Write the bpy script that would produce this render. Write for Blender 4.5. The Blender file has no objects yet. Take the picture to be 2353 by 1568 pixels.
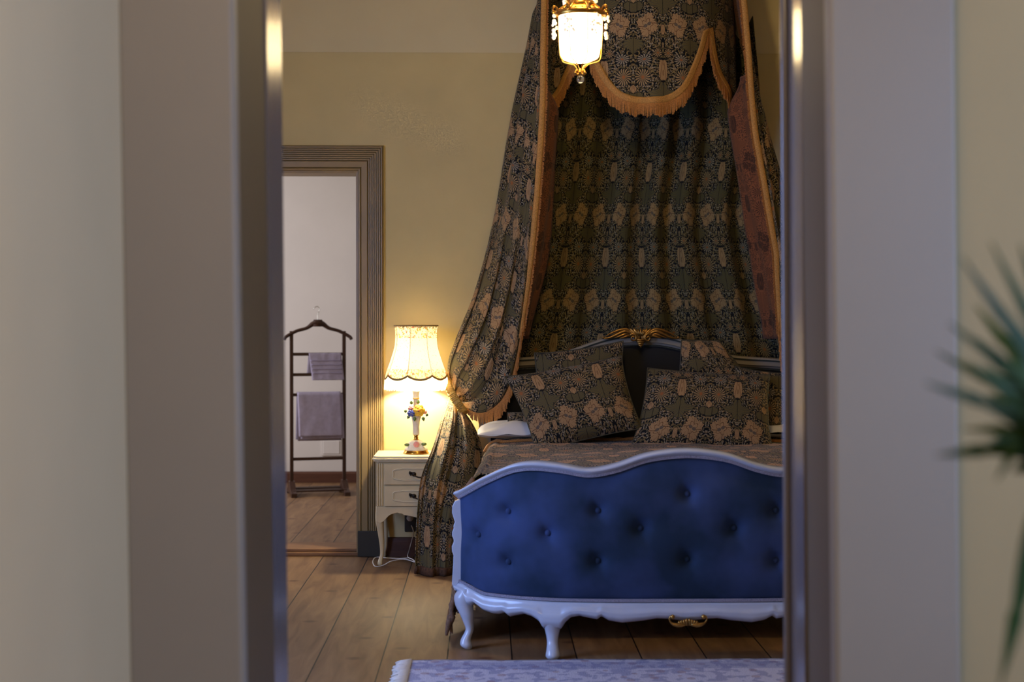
import bpy, math, random
from mathutils import Vector, Matrix, noise
R = math.radians
PI = math.pi
random.seed(7)
sc = bpy.context.scene
C = sc.collection

# ------------------------------------------------------------------ camera
CAM = Vector((0, 0, 1.23))
FPX = 3268.0                      # 50 mm on a 36 mm frame, 2353 px wide
YAW, PITCH = math.atan(58 / FPX), math.atan(44 / FPX)
cd = bpy.data.cameras.new('camera')
cam = bpy.data.objects.new('camera', cd)
C.objects.link(cam)
cam.location = CAM
cam.rotation_euler = (PI / 2 - PITCH, 0, -YAW)
cd.sensor_width = 36
cd.lens = 36 * FPX / 2353
cd.dof.use_dof = True
cd.dof.focus_distance = 6.4
cd.dof.aperture_fstop = 2.8
cd.clip_start = 0.05
sc.camera = cam

# ------------------------------------------------------------------ world, exposure, daylight
w = bpy.data.worlds.new('world')
sc.world = w
w.use_nodes = True
w.node_tree.nodes['Background'].inputs[0].default_value = (0.35, 0.5, 1.0, 1)
w.node_tree.nodes['Background'].inputs[1].default_value = 0.35
sc.view_settings.view_transform = 'Standard'
sc.view_settings.look = 'None'
sc.view_settings.gamma = 1
sc.view_settings.exposure = 0.0
sc.cycles.use_denoising = True
sc.cycles.max_bounces = 6
sc.cycles.diffuse_bounces = 3
sc.cycles.glossy_bounces = 3
sc.cycles.transmission_bounces = 5
sc.cycles.sample_clamp_indirect = 6
sc.cycles.caustics_reflective = False
sc.cycles.caustics_refractive = False


def area(name, loc, target, sx, sy, power, col):
    d = bpy.data.lights.new(name, 'AREA')
    d.shape = 'RECTANGLE'; d.size = sx; d.size_y = sy
    d.energy = power; d.color = col
    o = bpy.data.objects.new(name, d)
    C.objects.link(o)
    o.location = loc
    o.rotation_euler = (Vector(target) - Vector(loc)).to_track_quat('-Z', 'Y').to_euler()
    return o


def lamp_light(name, loc, power, col, rad=0.03, parent=None):
    d = bpy.data.lights.new(name, 'POINT')
    d.energy = power; d.color = col; d.shadow_soft_size = rad
    o = bpy.data.objects.new(name, d)
    C.objects.link(o)
    o.location = loc
    if parent: o.parent = parent
    return o


# daylight standing in the window openings of the three rooms
area('bedroom_window_daylight', (-2.42, 4.0, 1.45), (0.5, 4.6, 0.4), 1.3, 1.7, 92, (0.29, 0.46, 1.0))
area('front_room_window_daylight', (2.45, 0.9, 1.5), (0.0, 1.9, 1.0), 1.4, 1.6, 80, (0.37, 0.56, 1.0))
area('far_room_window_daylight', (-3.35, 9.3, 1.5), (-1.0, 9.6, 0.9), 1.3, 1.7, 64, (0.96, 0.92, 1.0))
lamp_light('front_room_warm_fill', (-0.35, 0.5, 2.55), 38, (1.0, 0.74, 0.44), 0.12)  # added warm fill for the left side; no fixture stands here

# ------------------------------------------------------------------ geometry helpers
FWD = Vector((math.sin(YAW) * math.cos(PITCH), math.cos(YAW) * math.cos(PITCH), -math.sin(PITCH)))
RGT = Vector((math.cos(YAW), -math.sin(YAW), 0))
UP = RGT.cross(FWD)


def W(px, py, Y):
    d = RGT * (px - 1176.5) + UP * (784 - py) + FWD * FPX
    return CAM + d * (Y / d.y)


def lerp(a, b, t): return a + (b - a) * t
def clamp(x, a=0.0, b=1.0): return max(a, min(b, x))
def sstep(a, b, x):
    t = clamp((x - a) / (b - a)); return t * t * (3 - 2 * t)


def table(tb, x):
    if x <= tb[0][0]: return tb[0][1]
    for i in range(len(tb) - 1):
        (x0, y0), (x1, y1) = tb[i], tb[i + 1]
        if x <= x1:
            m0 = (tb[i + 1][1] - tb[i - 1][1]) / (tb[i + 1][0] - tb[i - 1][0]) if i > 0 else (y1 - y0) / (x1 - x0)
            m1 = (tb[i + 2][1] - y0) / (tb[i + 2][0] - x0) if i + 2 < len(tb) else (y1 - y0) / (x1 - x0)
            h = x1 - x0; t = (x - x0) / h
            return ((2*t**3 - 3*t**2 + 1) * y0 + (t**3 - 2*t**2 + t) * h * m0
                    + (-2*t**3 + 3*t**2) * y1 + (t**3 - t**2) * h * m1)
    return tb[-1][1]


def ltable(tb, x):
    if x <= tb[0][0]: return tb[0][1]
    for (x0, y0), (x1, y1) in zip(tb, tb[1:]):
        if x <= x1: return y0 + (y1 - y0) * (x - x0) / (x1 - x0)
    return tb[-1][1]


def spline(pts, n):
    """Catmull-Rom through pts, n samples evenly spaced along the length"""
    P = [Vector(p) for p in pts]
    P = [P[0] * 2 - P[1]] + P + [P[-1] * 2 - P[-2]]
    fine = []
    for i in range(1, len(P) - 2):
        for k in range(24):
            t = k / 24
            a, b, c, d = P[i-1], P[i], P[i+1], P[i+2]
            fine.append(0.5 * ((2*b) + (c - a)*t + (2*a - 5*b + 4*c - d)*t*t + (3*b - a - 3*c + d)*t**3))
    fine.append(P[-2].copy())
    L = [0]
    for a, b in zip(fine, fine[1:]): L.append(L[-1] + (b - a).length)
    out = []; j = 0
    for k in range(n):
        s = L[-1] * k / (n - 1)
        while j < len(L) - 2 and L[j+1] < s: j += 1
        t = (s - L[j]) / max(1e-9, L[j+1] - L[j])
        out.append(fine[j].lerp(fine[j+1], clamp(t)))
    return out


LOC = {}


class MB:
    def __init__(s): s.v = []; s.f = []; s.uv = {}; s.mi = {}; s.cur = 0

    def add(s, vs, fs, uvs=None):
        o = len(s.v)
        s.v += [tuple(v) for v in vs]
        for k, f in enumerate(fs):
            if s.cur: s.mi[len(s.f)] = s.cur
            if uvs is not None: s.uv[len(s.f)] = [uvs[i] for i in f]
            s.f.append(tuple(i + o for i in f))
        return s

    def box(s, x0, x1, y0, y1, z0, z1):
        vs = [(x, y, z) for x in (x0, x1) for y in (y0, y1) for z in (z0, z1)]
        return s.add(vs, [(0,1,3,2), (4,6,7,5), (0,4,5,1), (2,3,7,6), (0,2,6,4), (1,5,7,3)])

    def obox(s, c, ax, ay, az):
        """oriented box: centre and three half vectors"""
        c = Vector(c); ax = Vector(ax); ay = Vector(ay); az = Vector(az)
        vs = [c + ax*i + ay*j + az*k for i in (-1, 1) for j in (-1, 1) for k in (-1, 1)]
        return s.add(vs, [(0,1,3,2), (4,6,7,5), (0,4,5,1), (2,3,7,6), (0,2,6,4), (1,5,7,3)])

    def grid(s, fn, nu, nv, uvfn=None, cu=False, cv=False):
        vs, uvs = [], []
        for j in range(nv + 1):
            for i in range(nu + 1):
                u, v = i / nu, j / nv
                vs.append(fn(u, v))
                if uvfn: uvs.append(uvfn(u, v))
        fs = [(j*(nu+1)+i, j*(nu+1)+i+1, (j+1)*(nu+1)+i+1, (j+1)*(nu+1)+i) for j in range(nv) for i in range(nu)]
        return s.add(vs, fs, uvs if uvfn else None)

    def lathe(s, c, prof, n=32, cap=True, lobes=None):
        """prof: (r, z) from bottom to top round the vertical through c"""
        c = Vector(c); vs = []
        for r, z in prof:
            for i in range(n):
                a = 2 * PI * i / n
                rr = r * (lobes(a, z) if lobes else 1)
                vs.append((c.x + rr * math.cos(a), c.y + rr * math.sin(a), c.z + z))
        fs = []
        for j in range(len(prof) - 1):
            for i in range(n):
                k = (i + 1) % n
                fs.append((j*n+i, j*n+k, (j+1)*n+k, (j+1)*n+i))
        if cap:
            fs.append(tuple(reversed(range(n))))
            fs.append(tuple((len(prof)-1)*n + i for i in range(n)))
        return s.add(vs, fs)

    def tube(s, path, rad, n=10, flat=1.0, nrm=None, cap=True):
        P = [Vector(p) for p in path]; m = len(P)
        rs = rad if isinstance(rad, (list, tuple)) else [rad] * m
        vs = []; ref = Vector(nrm) if nrm else Vector((0.13, 1, 0.21)).normalized()
        for k in range(m):
            t = (P[min(k+1, m-1)] - P[max(k-1, 0)]).normalized()
            a = ref - t * ref.dot(t)
            if a.length < 1e-4: a = Vector((1, 0, 0)) - t * t.x
            a.normalize(); b = t.cross(a)
            if not nrm: ref = a
            for i in range(n):
                q = 2 * PI * i / n
                vs.append(P[k] + (a * math.cos(q) * flat + b * math.sin(q)) * rs[k])
        fs = [(j*n+i, j*n+(i+1) % n, (j+1)*n+(i+1) % n, (j+1)*n+i) for j in range(m-1) for i in range(n)]
        if cap:
            fs.append(tuple(reversed(range(n)))); fs.append(tuple((m-1)*n+i for i in range(n)))
        return s.add(vs, fs)

    def ball(s, c, r, n=12, sq=(1, 1, 1)):
        c = Vector(c); vs = []; m = n // 2
        for j in range(m + 1):
            th = PI * j / m
            rr, zz = math.sin(th), -math.cos(th)
            if j in (0, m): rr = 0.02
            for i in range(n):
                a = 2 * PI * i / n
                vs.append((c.x + r*sq[0]*rr*math.cos(a), c.y + r*sq[1]*rr*math.sin(a), c.z + r*sq[2]*zz))
        fs = [(j*n+i, j*n+(i+1) % n, (j+1)*n+(i+1) % n, (j+1)*n+i) for j in range(m) for i in range(n)]
        fs.append(tuple(reversed(range(n)))); fs.append(tuple(m*n+i for i in range(n)))
        return s.add(vs, fs)

    def prism(s, poly, fn, t0, t1):
        """poly: 2-D outline; fn(a, b, t) -> point"""
        n = len(poly)
        vs = [fn(a, b, t0) for a, b in poly] + [fn(a, b, t1) for a, b in poly]
        fs = [tuple(reversed(range(n))), tuple(range(n, 2*n))]
        fs += [(i, (i+1) % n, n+(i+1) % n, n+i) for i in range(n)]
        return s.add(vs, fs)

    def build(s, name, mat, parent=None, smooth=True, local=False, bevel=0, solid=0, sub=0, auto=None, mats=None, warp=None, flip=False):
        if flip:
            s.f = [tuple(reversed(f)) for f in s.f]
            s.uv = {k: list(reversed(q)) for k, q in s.uv.items()}
        me = bpy.data.meshes.new(name)
        off = Vector((0, 0, 0))
        if parent is not None and not local:
            off = Vector(LOC.get(parent.name, (0, 0, 0)))
        vs = s.v
        if warp: vs = [warp(*v) for v in vs]
        me.from_pydata([(v[0]-off.x, v[1]-off.y, v[2]-off.z) for v in vs], [], s.f)
        if s.uv:
            ul = me.uv_layers.new(name='uv')
            for p in me.polygons:
                u = s.uv.get(p.index)
                if u:
                    for li, q in zip(p.loop_indices, u): ul.data[li].uv = q
        me.validate()
        me.materials.append(mat)
        for m in (mats or []): me.materials.append(m)
        for p in me.polygons:
            if p.index in s.mi: p.material_index = s.mi[p.index]
        o = bpy.data.objects.new(name, me)
        C.objects.link(o)
        if smooth:
            for p in me.polygons: p.use_smooth = True
            if auto is not None:
                import bmesh
                bm = bmesh.new(); bm.from_mesh(me)
                for e in bm.edges:
                    if len(e.link_faces) == 2 and e.calc_face_angle(0) > R(auto): e.smooth = False
                bm.to_mesh(me); bm.free()
        if bevel:
            b = o.modifiers.new('bevel', 'BEVEL'); b.width = bevel; b.segments = 2; b.limit_method = 'ANGLE'; b.angle_limit = R(35)
        if solid:
            q = o.modifiers.new('thick', 'SOLIDIFY'); q.thickness = abs(solid); q.offset = -1 if solid > 0 else 1
            if mats: q.material_offset = 1
        if sub:
            q = o.modifiers.new('sub', 'SUBSURF'); q.levels = sub; q.render_levels = sub
        if parent is not None:
            o.parent = parent
            LOC[o.name] = LOC.get(parent.name, (0, 0, 0))
        return o


def thing(name, label, cat, loc=(0, 0, 0), rz=0, group=None):
    o = bpy.data.objects.new(name, None); C.objects.link(o)
    o.empty_display_size = 0.1
    o.location = loc; o.rotation_euler = (0, 0, rz)
    LOC[o.name] = tuple(loc)
    o['label'] = label; o['category'] = cat
    if group: o['group'] = group
    return o


def tag(o, label, cat, group=None, kind=None):
    o['label'] = label; o['category'] = cat
    if group: o['group'] = group
    if kind: o['kind'] = kind
    return o


def struct(o, label=None):
    o['kind'] = 'structure'
    if label: o['label'] = label
    return o


def copy_thing(root, loc, label, group=None):
    r = root.copy(); C.objects.link(r); r.location = loc; r['label'] = label
    if group: r['group'] = group
    for ch in list(root.children):
        c = ch.copy(); C.objects.link(c); c.parent = r
        for g in list(ch.children):
            d = g.copy(); C.objects.link(d); d.parent = c
    return r


# ------------------------------------------------------------------ materials
def srgb(r, g, b):
    f = lambda c: (c / 255 / 12.92) if c <= 10 else ((c / 255 + 0.055) / 1.055) ** 2.4
    return (f(r), f(g), f(b), 1)


class E:
    """tiny expression wrapper over Math nodes"""
    nt = None
    def __init__(s, sock): s.s = sock
    @staticmethod
    def m(op, *a, clampv=False):
        n = E.nt.nodes.new('ShaderNodeMath'); n.operation = op; n.use_clamp = clampv
        for i, x in enumerate(a):
            if isinstance(x, E): E.nt.links.new(x.s, n.inputs[i])
            else: n.inputs[i].default_value = float(x)
        return E(n.outputs[0])
    def __add__(a, b): return E.m('ADD', a, b)
    __radd__ = __add__
    def __sub__(a, b): return E.m('SUBTRACT', a, b)
    def __rsub__(a, b): return E.m('SUBTRACT', b, a)
    def __mul__(a, b): return E.m('MULTIPLY', a, b)
    __rmul__ = __mul__
    def __truediv__(a, b): return E.m('DIVIDE', a, b)
    def __lt__(a, b): return E.m('LESS_THAN', a, b)
    def __gt__(a, b): return E.m('GREATER_THAN', a, b)


def esin(a): return E.m('SINE', a)
def eabs(a): return E.m('ABSOLUTE', a)
def emax(a, b): return E.m('MAXIMUM', a, b)
def emin(a, b): return E.m('MINIMUM', a, b)
def esqrt(a): return E.m('SQRT', a)
def eatan(a, b): return E.m('ARCTAN2', a, b)
def ewrap(a, lo, hi): return E.m('WRAP', a, hi, lo)


def mixc(nt, fac, a, b, mode='MIX'):
    n = nt.nodes.new('ShaderNodeMix'); n.data_type = 'RGBA'; n.blend_type = mode
    for sock, x in ((n.inputs[0], fac), (n.inputs[6], a), (n.inputs[7], b)):
        if isinstance(x, E): nt.links.new(x.s, sock)
        elif isinstance(x, bpy.types.NodeSocket): nt.links.new(x, sock)
        elif isinstance(x, (int, float)): sock.default_value = x
        else: sock.default_value = x
    return n.outputs[2]


def nodes(m):
    return m.node_tree, m.node_tree.nodes, m.node_tree.links


def mat(name, col, rough=0.6, metal=0, noise_amt=0.0, noise_scale=8, bump=0, bump_scale=60, sheen=0, coat=0, spec=None, emit=None, stretch=None):
    m = bpy.data.materials.new(name); m.use_nodes = True
    nt, N, L = nodes(m)
    b = N['Principled BSDF']
    c = srgb(*col)
    b.inputs['Base Color'].default_value = c
    b.inputs['Roughness'].default_value = rough
    b.inputs['Metallic'].default_value = metal
    if sheen:
        b.inputs['Sheen Weight'].default_value = sheen
        b.inputs['Sheen Roughness'].default_value = 0.4
    if coat: b.inputs['Coat Weight'].default_value = coat; b.inputs['Coat Roughness'].default_value = 0.15
    if spec is not None: b.inputs['Specular IOR Level'].default_value = spec
    if emit:
        b.inputs['Emission Color'].default_value = srgb(*emit[0]); b.inputs['Emission Strength'].default_value = emit[1]
    tc = N.new('ShaderNodeTexCoord')
    src = tc.outputs['Object']
    if stretch:
        mp = N.new('ShaderNodeMapping'); mp.inputs['Scale'].default_value = stretch
        L.new(src, mp.inputs[0]); src = mp.outputs[0]
    if noise_amt:
        n = N.new('ShaderNodeTexNoise'); n.inputs['Scale'].default_value = noise_scale; n.inputs['Detail'].default_value = 4
        L.new(src, n.inputs['Vector'])
        r = N.new('ShaderNodeMapRange')
        r.inputs['From Min'].default_value = 0.3; r.inputs['From Max'].default_value = 0.7
        r.inputs['To Min'].default_value = 1 - noise_amt; r.inputs['To Max'].default_value = 1 + noise_amt * 0.6
        L.new(n.outputs[0], r.inputs[0])
        out = mixc(nt, 1.0, c, r.outputs[0], 'MULTIPLY')
        L.new(out, b.inputs['Base Color'])
    if bump:
        n = N.new('ShaderNodeTexNoise'); n.inputs['Scale'].default_value = bump_scale; n.inputs['Detail'].default_value = 3
        L.new(src, n.inputs['Vector'])
        bp = N.new('ShaderNodeBump'); bp.inputs['Strength'].default_value = bump; bp.inputs['Distance'].default_value = 0.002
        L.new(n.outputs[0], bp.inputs['Height']); L.new(bp.outputs[0], b.inputs['Normal'])
    return m


def make_floral_group():
    """a mirrored floral weave: large blossoms, round daisies, broad leaves and small foliage on a dark ground"""
    g = bpy.data.node_groups.new('floral_weave', 'ShaderNodeTree')
    g.interface.new_socket('UV', in_out='INPUT', socket_type='NodeSocketVector')
    g.interface.new_socket('Color', in_out='OUTPUT', socket_type='NodeSocketColor')
    g.interface.new_socket('Mask', in_out='OUTPUT', socket_type='NodeSocketFloat')
    N, L = g.nodes, g.links
    E.nt = g
    gi = N.new('NodeGroupInput'); go = N.new('NodeGroupOutput')
    sx = N.new('ShaderNodeSeparateXYZ'); L.new(gi.outputs[0], sx.inputs[0])
    u, v = E(sx.outputs[0]), E(sx.outputs[1])
    HX, HY = 0.165, 0.50
    x = E.m('PINGPONG', u, HX)
    y = ewrap(v, 0.0, HY)
    cb = N.new('ShaderNodeCombineXYZ'); L.new(x.s, cb.inputs[0]); L.new(y.s, cb.inputs[1])
    # slight hand-drawn wobble
    nz = N.new('ShaderNodeTexNoise'); nz.inputs['Scale'].default_value = 90; nz.inputs['Detail'].default_value = 1
    L.new(cb.outputs[0], nz.inputs['Vector'])
    wob = (E(nz.outputs[0]) - 0.5) * 0.008
    GROUND = srgb(11, 13, 16)
    TAN, TAN2 = srgb(172, 138, 98), srgb(160, 134, 96)
    SAGE, OLIVE = srgb(100, 90, 56), srgb(134, 114, 74)
    GREY = srgb(150, 138, 118)
    BROWN, BLUE, ORANGE = srgb(100, 66, 38), srgb(52, 58, 70), srgb(158, 98, 52)
    mask = None
    col = GROUND

    def put(mk, c):
        nonlocal col, mask
        col = mixc(g, mk, col, c)

    # small foliage: one leaf in each Voronoi cell, at a random angle
    def leaves(scale, la, lb, off, c1, c2, vein=True):
        sc_ = N.new('ShaderNodeVectorMath'); sc_.operation = 'ADD'; sc_.inputs[1].default_value = (off, off * 1.7, 0)
        L.new(cb.outputs[0], sc_.inputs[0])
        vo = N.new('ShaderNodeTexVoronoi'); vo.voronoi_dimensions = '2D'
        vo.inputs['Scale'].default_value = scale; vo.inputs['Randomness'].default_value = 0.75
        L.new(sc_.outputs[0], vo.inputs['Vector'])
        df = N.new('ShaderNodeVectorMath'); df.operation = 'SUBTRACT'
        L.new(sc_.outputs[0], df.inputs[0]); L.new(vo.outputs['Position'], df.inputs[1])
        s2 = N.new('ShaderNodeSeparateXYZ'); L.new(df.outputs[0], s2.inputs[0])
        sc3 = N.new('ShaderNodeSeparateColor'); L.new(vo.outputs['Color'], sc3.inputs[0])
        a = E(sc3.outputs[0]) * 6.2832
        ca, sa = E.m('COSINE', a), esin(a)
        dx, dy = E(s2.outputs[0]), E(s2.outputs[1])
        p = dx * ca + dy * sa
        q = dy * ca - dx * sa
        lens = eabs(q) / lb + (p / la) * (p / la)
        mk = lens < 1.0
        cc = mixc(g, E(sc3.outputs[1]) > 0.5, c1, c2)
        put(mk, cc)
        if vein:
            put((eabs(q) < lb * 0.13) * (lens < 0.8), GROUND)

    leaves(50, 0.0110, 0.0043, 0.0, TAN2, SAGE)
    leaves(68, 0.0080, 0.0030, 0.31, GREY, OLIVE, False)
    # tendrils
    n2 = N.new('ShaderNodeTexNoise'); n2.inputs['Scale'].default_value = 15; n2.inputs['Detail'].default_value = 0.5
    L.new(cb.outputs[0], n2.inputs['Vector'])
    te = eabs(E(n2.outputs[0]) - 0.5)
    put(te < 0.021, GROUND); put(te < 0.010, OLIVE)

    def polar(cx, cy, ax=1.0, ay=1.0):
        dx = (x - cx) * (1 / ax)
        dy = ewrap(v - cy, -HY / 2, HY / 2) * (1 / ay)
        r = esqrt(dx * dx + dy * dy) + wob
        return r, eatan(dy, dx), dx, dy

    # broad paired leaves on the fold of the repeat
    def broad(cx, cy, rad, k, rot, ax, ay):
        r, th, dx, dy = polar(cx, cy, ax, ay)
        Rr = (esin(th * k + rot) * 0.22 + 0.78) * rad * (esin(th * 19) * 0.06 + 1)
        put(r < Rr + 0.004, GROUND)
        put(r < Rr, SAGE)
        put((r < Rr) * (eabs(esin(th * 9 + r * 60)) < 0.2), BLUE)
        put((r < Rr) * (eabs(dx) < 0.0016), GROUND)
    broad(HX, 0.245, 0.085, 4, 1.6, 0.95, 0.75)
    broad(0.0, 0.015, 0.070, 3, 1.2, 0.8, 0.95)
    broad(0.020, 0.225, 0.034, 2, 1.0, 1.0, 1.2)

    # round daisies
    def daisy(cx, cy, rad, n, ax, ay, c1):
        r, th, dx, dy = polar(cx, cy, ax, ay)
        lim = (eabs(esin(th * (n / 2))) * 0.16 + 0.84) * rad
        put(r < lim + 0.003, GROUND)
        pet = esin(th * n + esin(r * 80) * 0.7) > -0.25
        put((r < lim) * (r > rad * 0.2) * pet, c1)
        put(r < rad * 0.2, ORANGE)
    daisy(0.052, 0.335, 0.043, 17, 1.0, 1.15, TAN2)
    daisy(0.060, 0.435, 0.036, 13, 1.15, 0.85, GREY)
    daisy(0.135, 0.470, 0.024, 11, 1.0, 1.1, TAN2)

    # large ragged blossoms
    def blossom(cx, cy, rad, ax, ay, tw):
        r, th, dx, dy = polar(cx, cy, ax, ay)
        tau = th + r * tw
        edge = (esin(tau * 4 + 1.1) * 0.13 + esin(tau * 21 + esin(th * 3)) * 0.06 + 0.88) * rad
        put(r < edge + 0.004, GROUND)
        put(r < edge, TAN)
        line = eabs(esin(tau * 2 - 1.0)) < 0.085
        put(line * (r < edge * 0.93) * (r > rad * 0.2), BROWN)
        put((eabs(esin(tau * 6 + r * 40)) < 0.10) * (r < edge * 0.97) * (r > edge * 0.66), BROWN)
        inner = (esin(tau * 5) * 0.10 + 0.42) * rad
        put(eabs(r - inner) < 0.0016, BROWN)
        core = (esin(tau * 2 + 0.4) * 0.5 + 0.5) * rad * 0.36
        put(r < core, BLUE)
        put((r < core) * (esin(dx * 900) * esin(dy * 900) > 0.2), TAN2)
    blossom(0.078, 0.125, 0.063, 0.95, 1.1, 7.0)
    # tall bud on the fold of the repeat
    def bud(cx, cy, ax, ay, rad=0.040):
        r, th, dx, dy = polar(cx, cy, ax, ay)
        edge = (esin(th * 3 + 1.57) * 0.10 + esin(th * 25) * 0.05 + 0.90) * rad
        put(r < edge + 0.004, GROUND)
        put(r < edge, TAN)
        put((eabs(eabs(dx) + dy * 0.25 - 0.014) < 0.0014) * (r < edge), BROWN)
        put((eabs(dx - esin(dy * 160) * 0.003) < 0.0012) * (r < edge * 0.7), BROWN)
    bud(HX, 0.375, 0.80, 1.50)
    bud(0.0, 0.270, 0.5, 0.8, 0.034)
    bud(HX, 0.100, 0.42, 0.85, 0.034)

    # woven thread texture
    wv = N.new('ShaderNodeTexNoise'); wv.inputs['Scale'].default_value = 420; wv.inputs['Detail'].default_value = 1
    L.new(gi.outputs[0], wv.inputs['Vector'])
    mr = N.new('ShaderNodeMapRange'); mr.inputs['From Min'].default_value = 0.3; mr.inputs['From Max'].default_value = 0.7
    mr.inputs['To Min'].default_value = 0.72; mr.inputs['To Max'].default_value = 1.18
    L.new(wv.outputs[0], mr.inputs[0])
    fin = mixc(g, 1.0, col, mr.outputs[0], 'MULTIPLY')
    L.new(fin, go.inputs[0])
    bw = N.new('ShaderNodeRGBToBW'); L.new(col, bw.inputs[0]); L.new(bw.outputs[0], go.inputs[1])
    return g


FL = make_floral_group()


def floral(name, tint=(1, 1, 1, 1), scale=1.12, off=(0, 0, 0), rot=0, reverse=False, sheen=0.08):
    m = bpy.data.materials.new(name); m.use_nodes = True
    nt, N, L = nodes(m)
    b = N['Principled BSDF']
    uv = N.new('ShaderNodeUVMap'); uv.uv_map = 'uv'
    mp = N.new('ShaderNodeMapping'); mp.inputs['Scale'].default_value = (scale,) * 3
    mp.inputs['Location'].default_value = off; mp.inputs['Rotation'].default_value = (0, 0, rot)
    L.new(uv.outputs[0], mp.inputs[0])
    gn = N.new('ShaderNodeGroup'); gn.node_tree = FL
    L.new(mp.outputs[0], gn.inputs[0])
    if reverse:
        c = mixc(nt, gn.outputs[1], srgb(150, 78, 50), srgb(44, 26, 22))
        rr = N.new('ShaderNodeMath'); rr.operation = 'MULTIPLY'; rr.inputs[1].default_value = 3.2; rr.use_clamp = True
        L.new(gn.outputs[1], rr.inputs[0])
        c = mixc(nt, rr.outputs[0], srgb(142, 86, 52), srgb(58, 36, 26))
    else:
        c = mixc(nt, 1.0, gn.outputs[0], tint, 'MULTIPLY')
    L.new(c, b.inputs['Base Color'])
    b.inputs['Roughness'].default_value = 0.85
    b.inputs['Specular IOR Level'].default_value = 0.25
    b.inputs['Sheen Weight'].default_value = sheen
    return m


M = {}
M['wall'] = mat('cream_wall_paint', (216, 194, 136), 0.75, noise_amt=0.07, noise_scale=3, bump=0.25, bump_scale=45)
M['wall_upper'] = mat('pale_cove_paint', (224, 206, 158), 0.75, noise_amt=0.04, noise_scale=3)
M['front_wall'] = mat('front_room_paint', (210, 188, 148), 0.8, noise_amt=0.04, noise_scale=2.5)
M['front_wall_r'] = mat('front_room_ochre_paint', (166, 148, 108), 0.8, noise_amt=0.05, noise_scale=2.5)
M['casing'] = mat('lilac_grey_casing_paint', (144, 134, 120), 0.5, noise_amt=0.03, noise_scale=3)
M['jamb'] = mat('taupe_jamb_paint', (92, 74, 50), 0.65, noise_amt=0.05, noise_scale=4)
M['bead'] = mat('glossy_bead_paint', (112, 102, 98), 0.24, coat=0.3)
M['far_wall'] = mat('white_plaster', (214, 208, 200), 0.85, noise_amt=0.05, noise_scale=2.2)
M['ceiling'] = mat('ceiling_white', (216, 208, 188), 0.85)
M['olive'] = mat('olive_door_casing_paint', (158, 132, 82), 0.42, noise_amt=0.1, noise_scale=6)
M['olive_dark'] = mat('olive_plinth_paint', (58, 54, 40), 0.5, noise_amt=0.1, noise_scale=8)
M['oak'] = mat('worn_oak_threshold', (134, 96, 60), 0.55, noise_amt=0.3, noise_scale=10, stretch=(1, 12, 12))
M['skirting'] = mat('dark_red_brown_skirting', (84, 48, 30), 0.5, noise_amt=0.2, noise_scale=6, stretch=(1, 10, 10))
M['cream'] = mat('cream_furniture_paint', (226, 206, 158), 0.35, noise_amt=0.08, noise_scale=14)
M['cream_line'] = mat('cream_highlight_paint', (238, 222, 178), 0.35)
M['white'] = mat('white_lacquered_wood', (196, 202, 216), 0.25, noise_amt=0.04, noise_scale=12, coat=0.4)
M['white_head'] = mat('grey_white_lacquer', (156, 146, 130), 0.4, noise_amt=0.05, noise_scale=12)
M['groove'] = mat('green_grey_line_paint', (64, 70, 66), 0.5)
M['brass'] = mat('aged_brass', (190, 140, 62), 0.3, metal=1, noise_amt=0.25, noise_scale=30)
M['gilt'] = mat('gilded_carving', (170, 128, 66), 0.32, metal=0.9, noise_amt=0.35, noise_scale=60)
M['iron'] = mat('dark_bronze_handle', (50, 42, 34), 0.4, metal=0.7)
M['linen'] = mat('white_cotton', (226, 220, 212), 0.9, noise_amt=0.05, noise_scale=12, bump=0.4, bump_scale=400)
M['gold_fringe'] = mat('gold_brown_fringe', (186, 124, 58), 0.8, noise_amt=0.35, noise_scale=160, bump=0.6, bump_scale=500, sheen=0.2)
M['gold_braid'] = mat('gold_braid', (200, 144, 70), 0.7, noise_amt=0.4, noise_scale=220, bump=0.8, bump_scale=300)
M['rope'] = mat('yellow_gold_woven_cord', (222, 176, 84), 0.6, noise_amt=0.3, noise_scale=200, bump=0.8, bump_scale=260)
M['brown_fringe'] = mat('brown_bedspread_fringe', (128, 96, 72), 0.85, noise_amt=0.4, noise_scale=120, bump=0.7, bump_scale=300)
M['hem'] = mat('dark_brown_hem_fringe', (84, 56, 36), 0.9, noise_amt=0.5, noise_scale=90, bump=0.8, bump_scale=200)
M['walnut'] = mat('dark_walnut', (62, 38, 28), 0.4, noise_amt=0.3, noise_scale=12, stretch=(10, 10, 1))
M['towel'] = mat('lilac_terry_towel', (176, 168, 192), 0.95, noise_amt=0.1, noise_scale=40, bump=0.9, bump_scale=350, sheen=0.2)
M['towel_band'] = mat('flat_woven_towel_band', (164, 156, 184), 0.9, bump=0.3, bump_scale=200)
M['steel'] = mat('thin_steel_wire', (190, 190, 180), 0.3, metal=1)
M['porcelain'] = mat('white_porcelain', (232, 226, 214), 0.15, noise_amt=0.1, noise_scale=50, coat=0.5)
M['gold_rim'] = mat('gold_lustre_rim', (214, 158, 66), 0.2, metal=1)
M['petal_yellow'] = mat('yellow_porcelain_petal', (236, 190, 60), 0.25, coat=0.4)
M['petal_pink'] = mat('pink_porcelain_petal', (222, 150, 150), 0.25, coat=0.4)
M['petal_blue'] = mat('blue_porcelain_petal', (44, 60, 150), 0.25, coat=0.4)
M['petal_red'] = mat('dark_red_flower_heart', (120, 34, 24), 0.4)
M['leaf_green'] = mat('green_porcelain_leaf', (70, 92, 44), 0.3, coat=0.3)
M['cable'] = mat('white_lamp_cable', (226, 222, 210), 0.4)
M['black_plug'] = mat('black_plastic', (26, 24, 22), 0.4)
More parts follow.
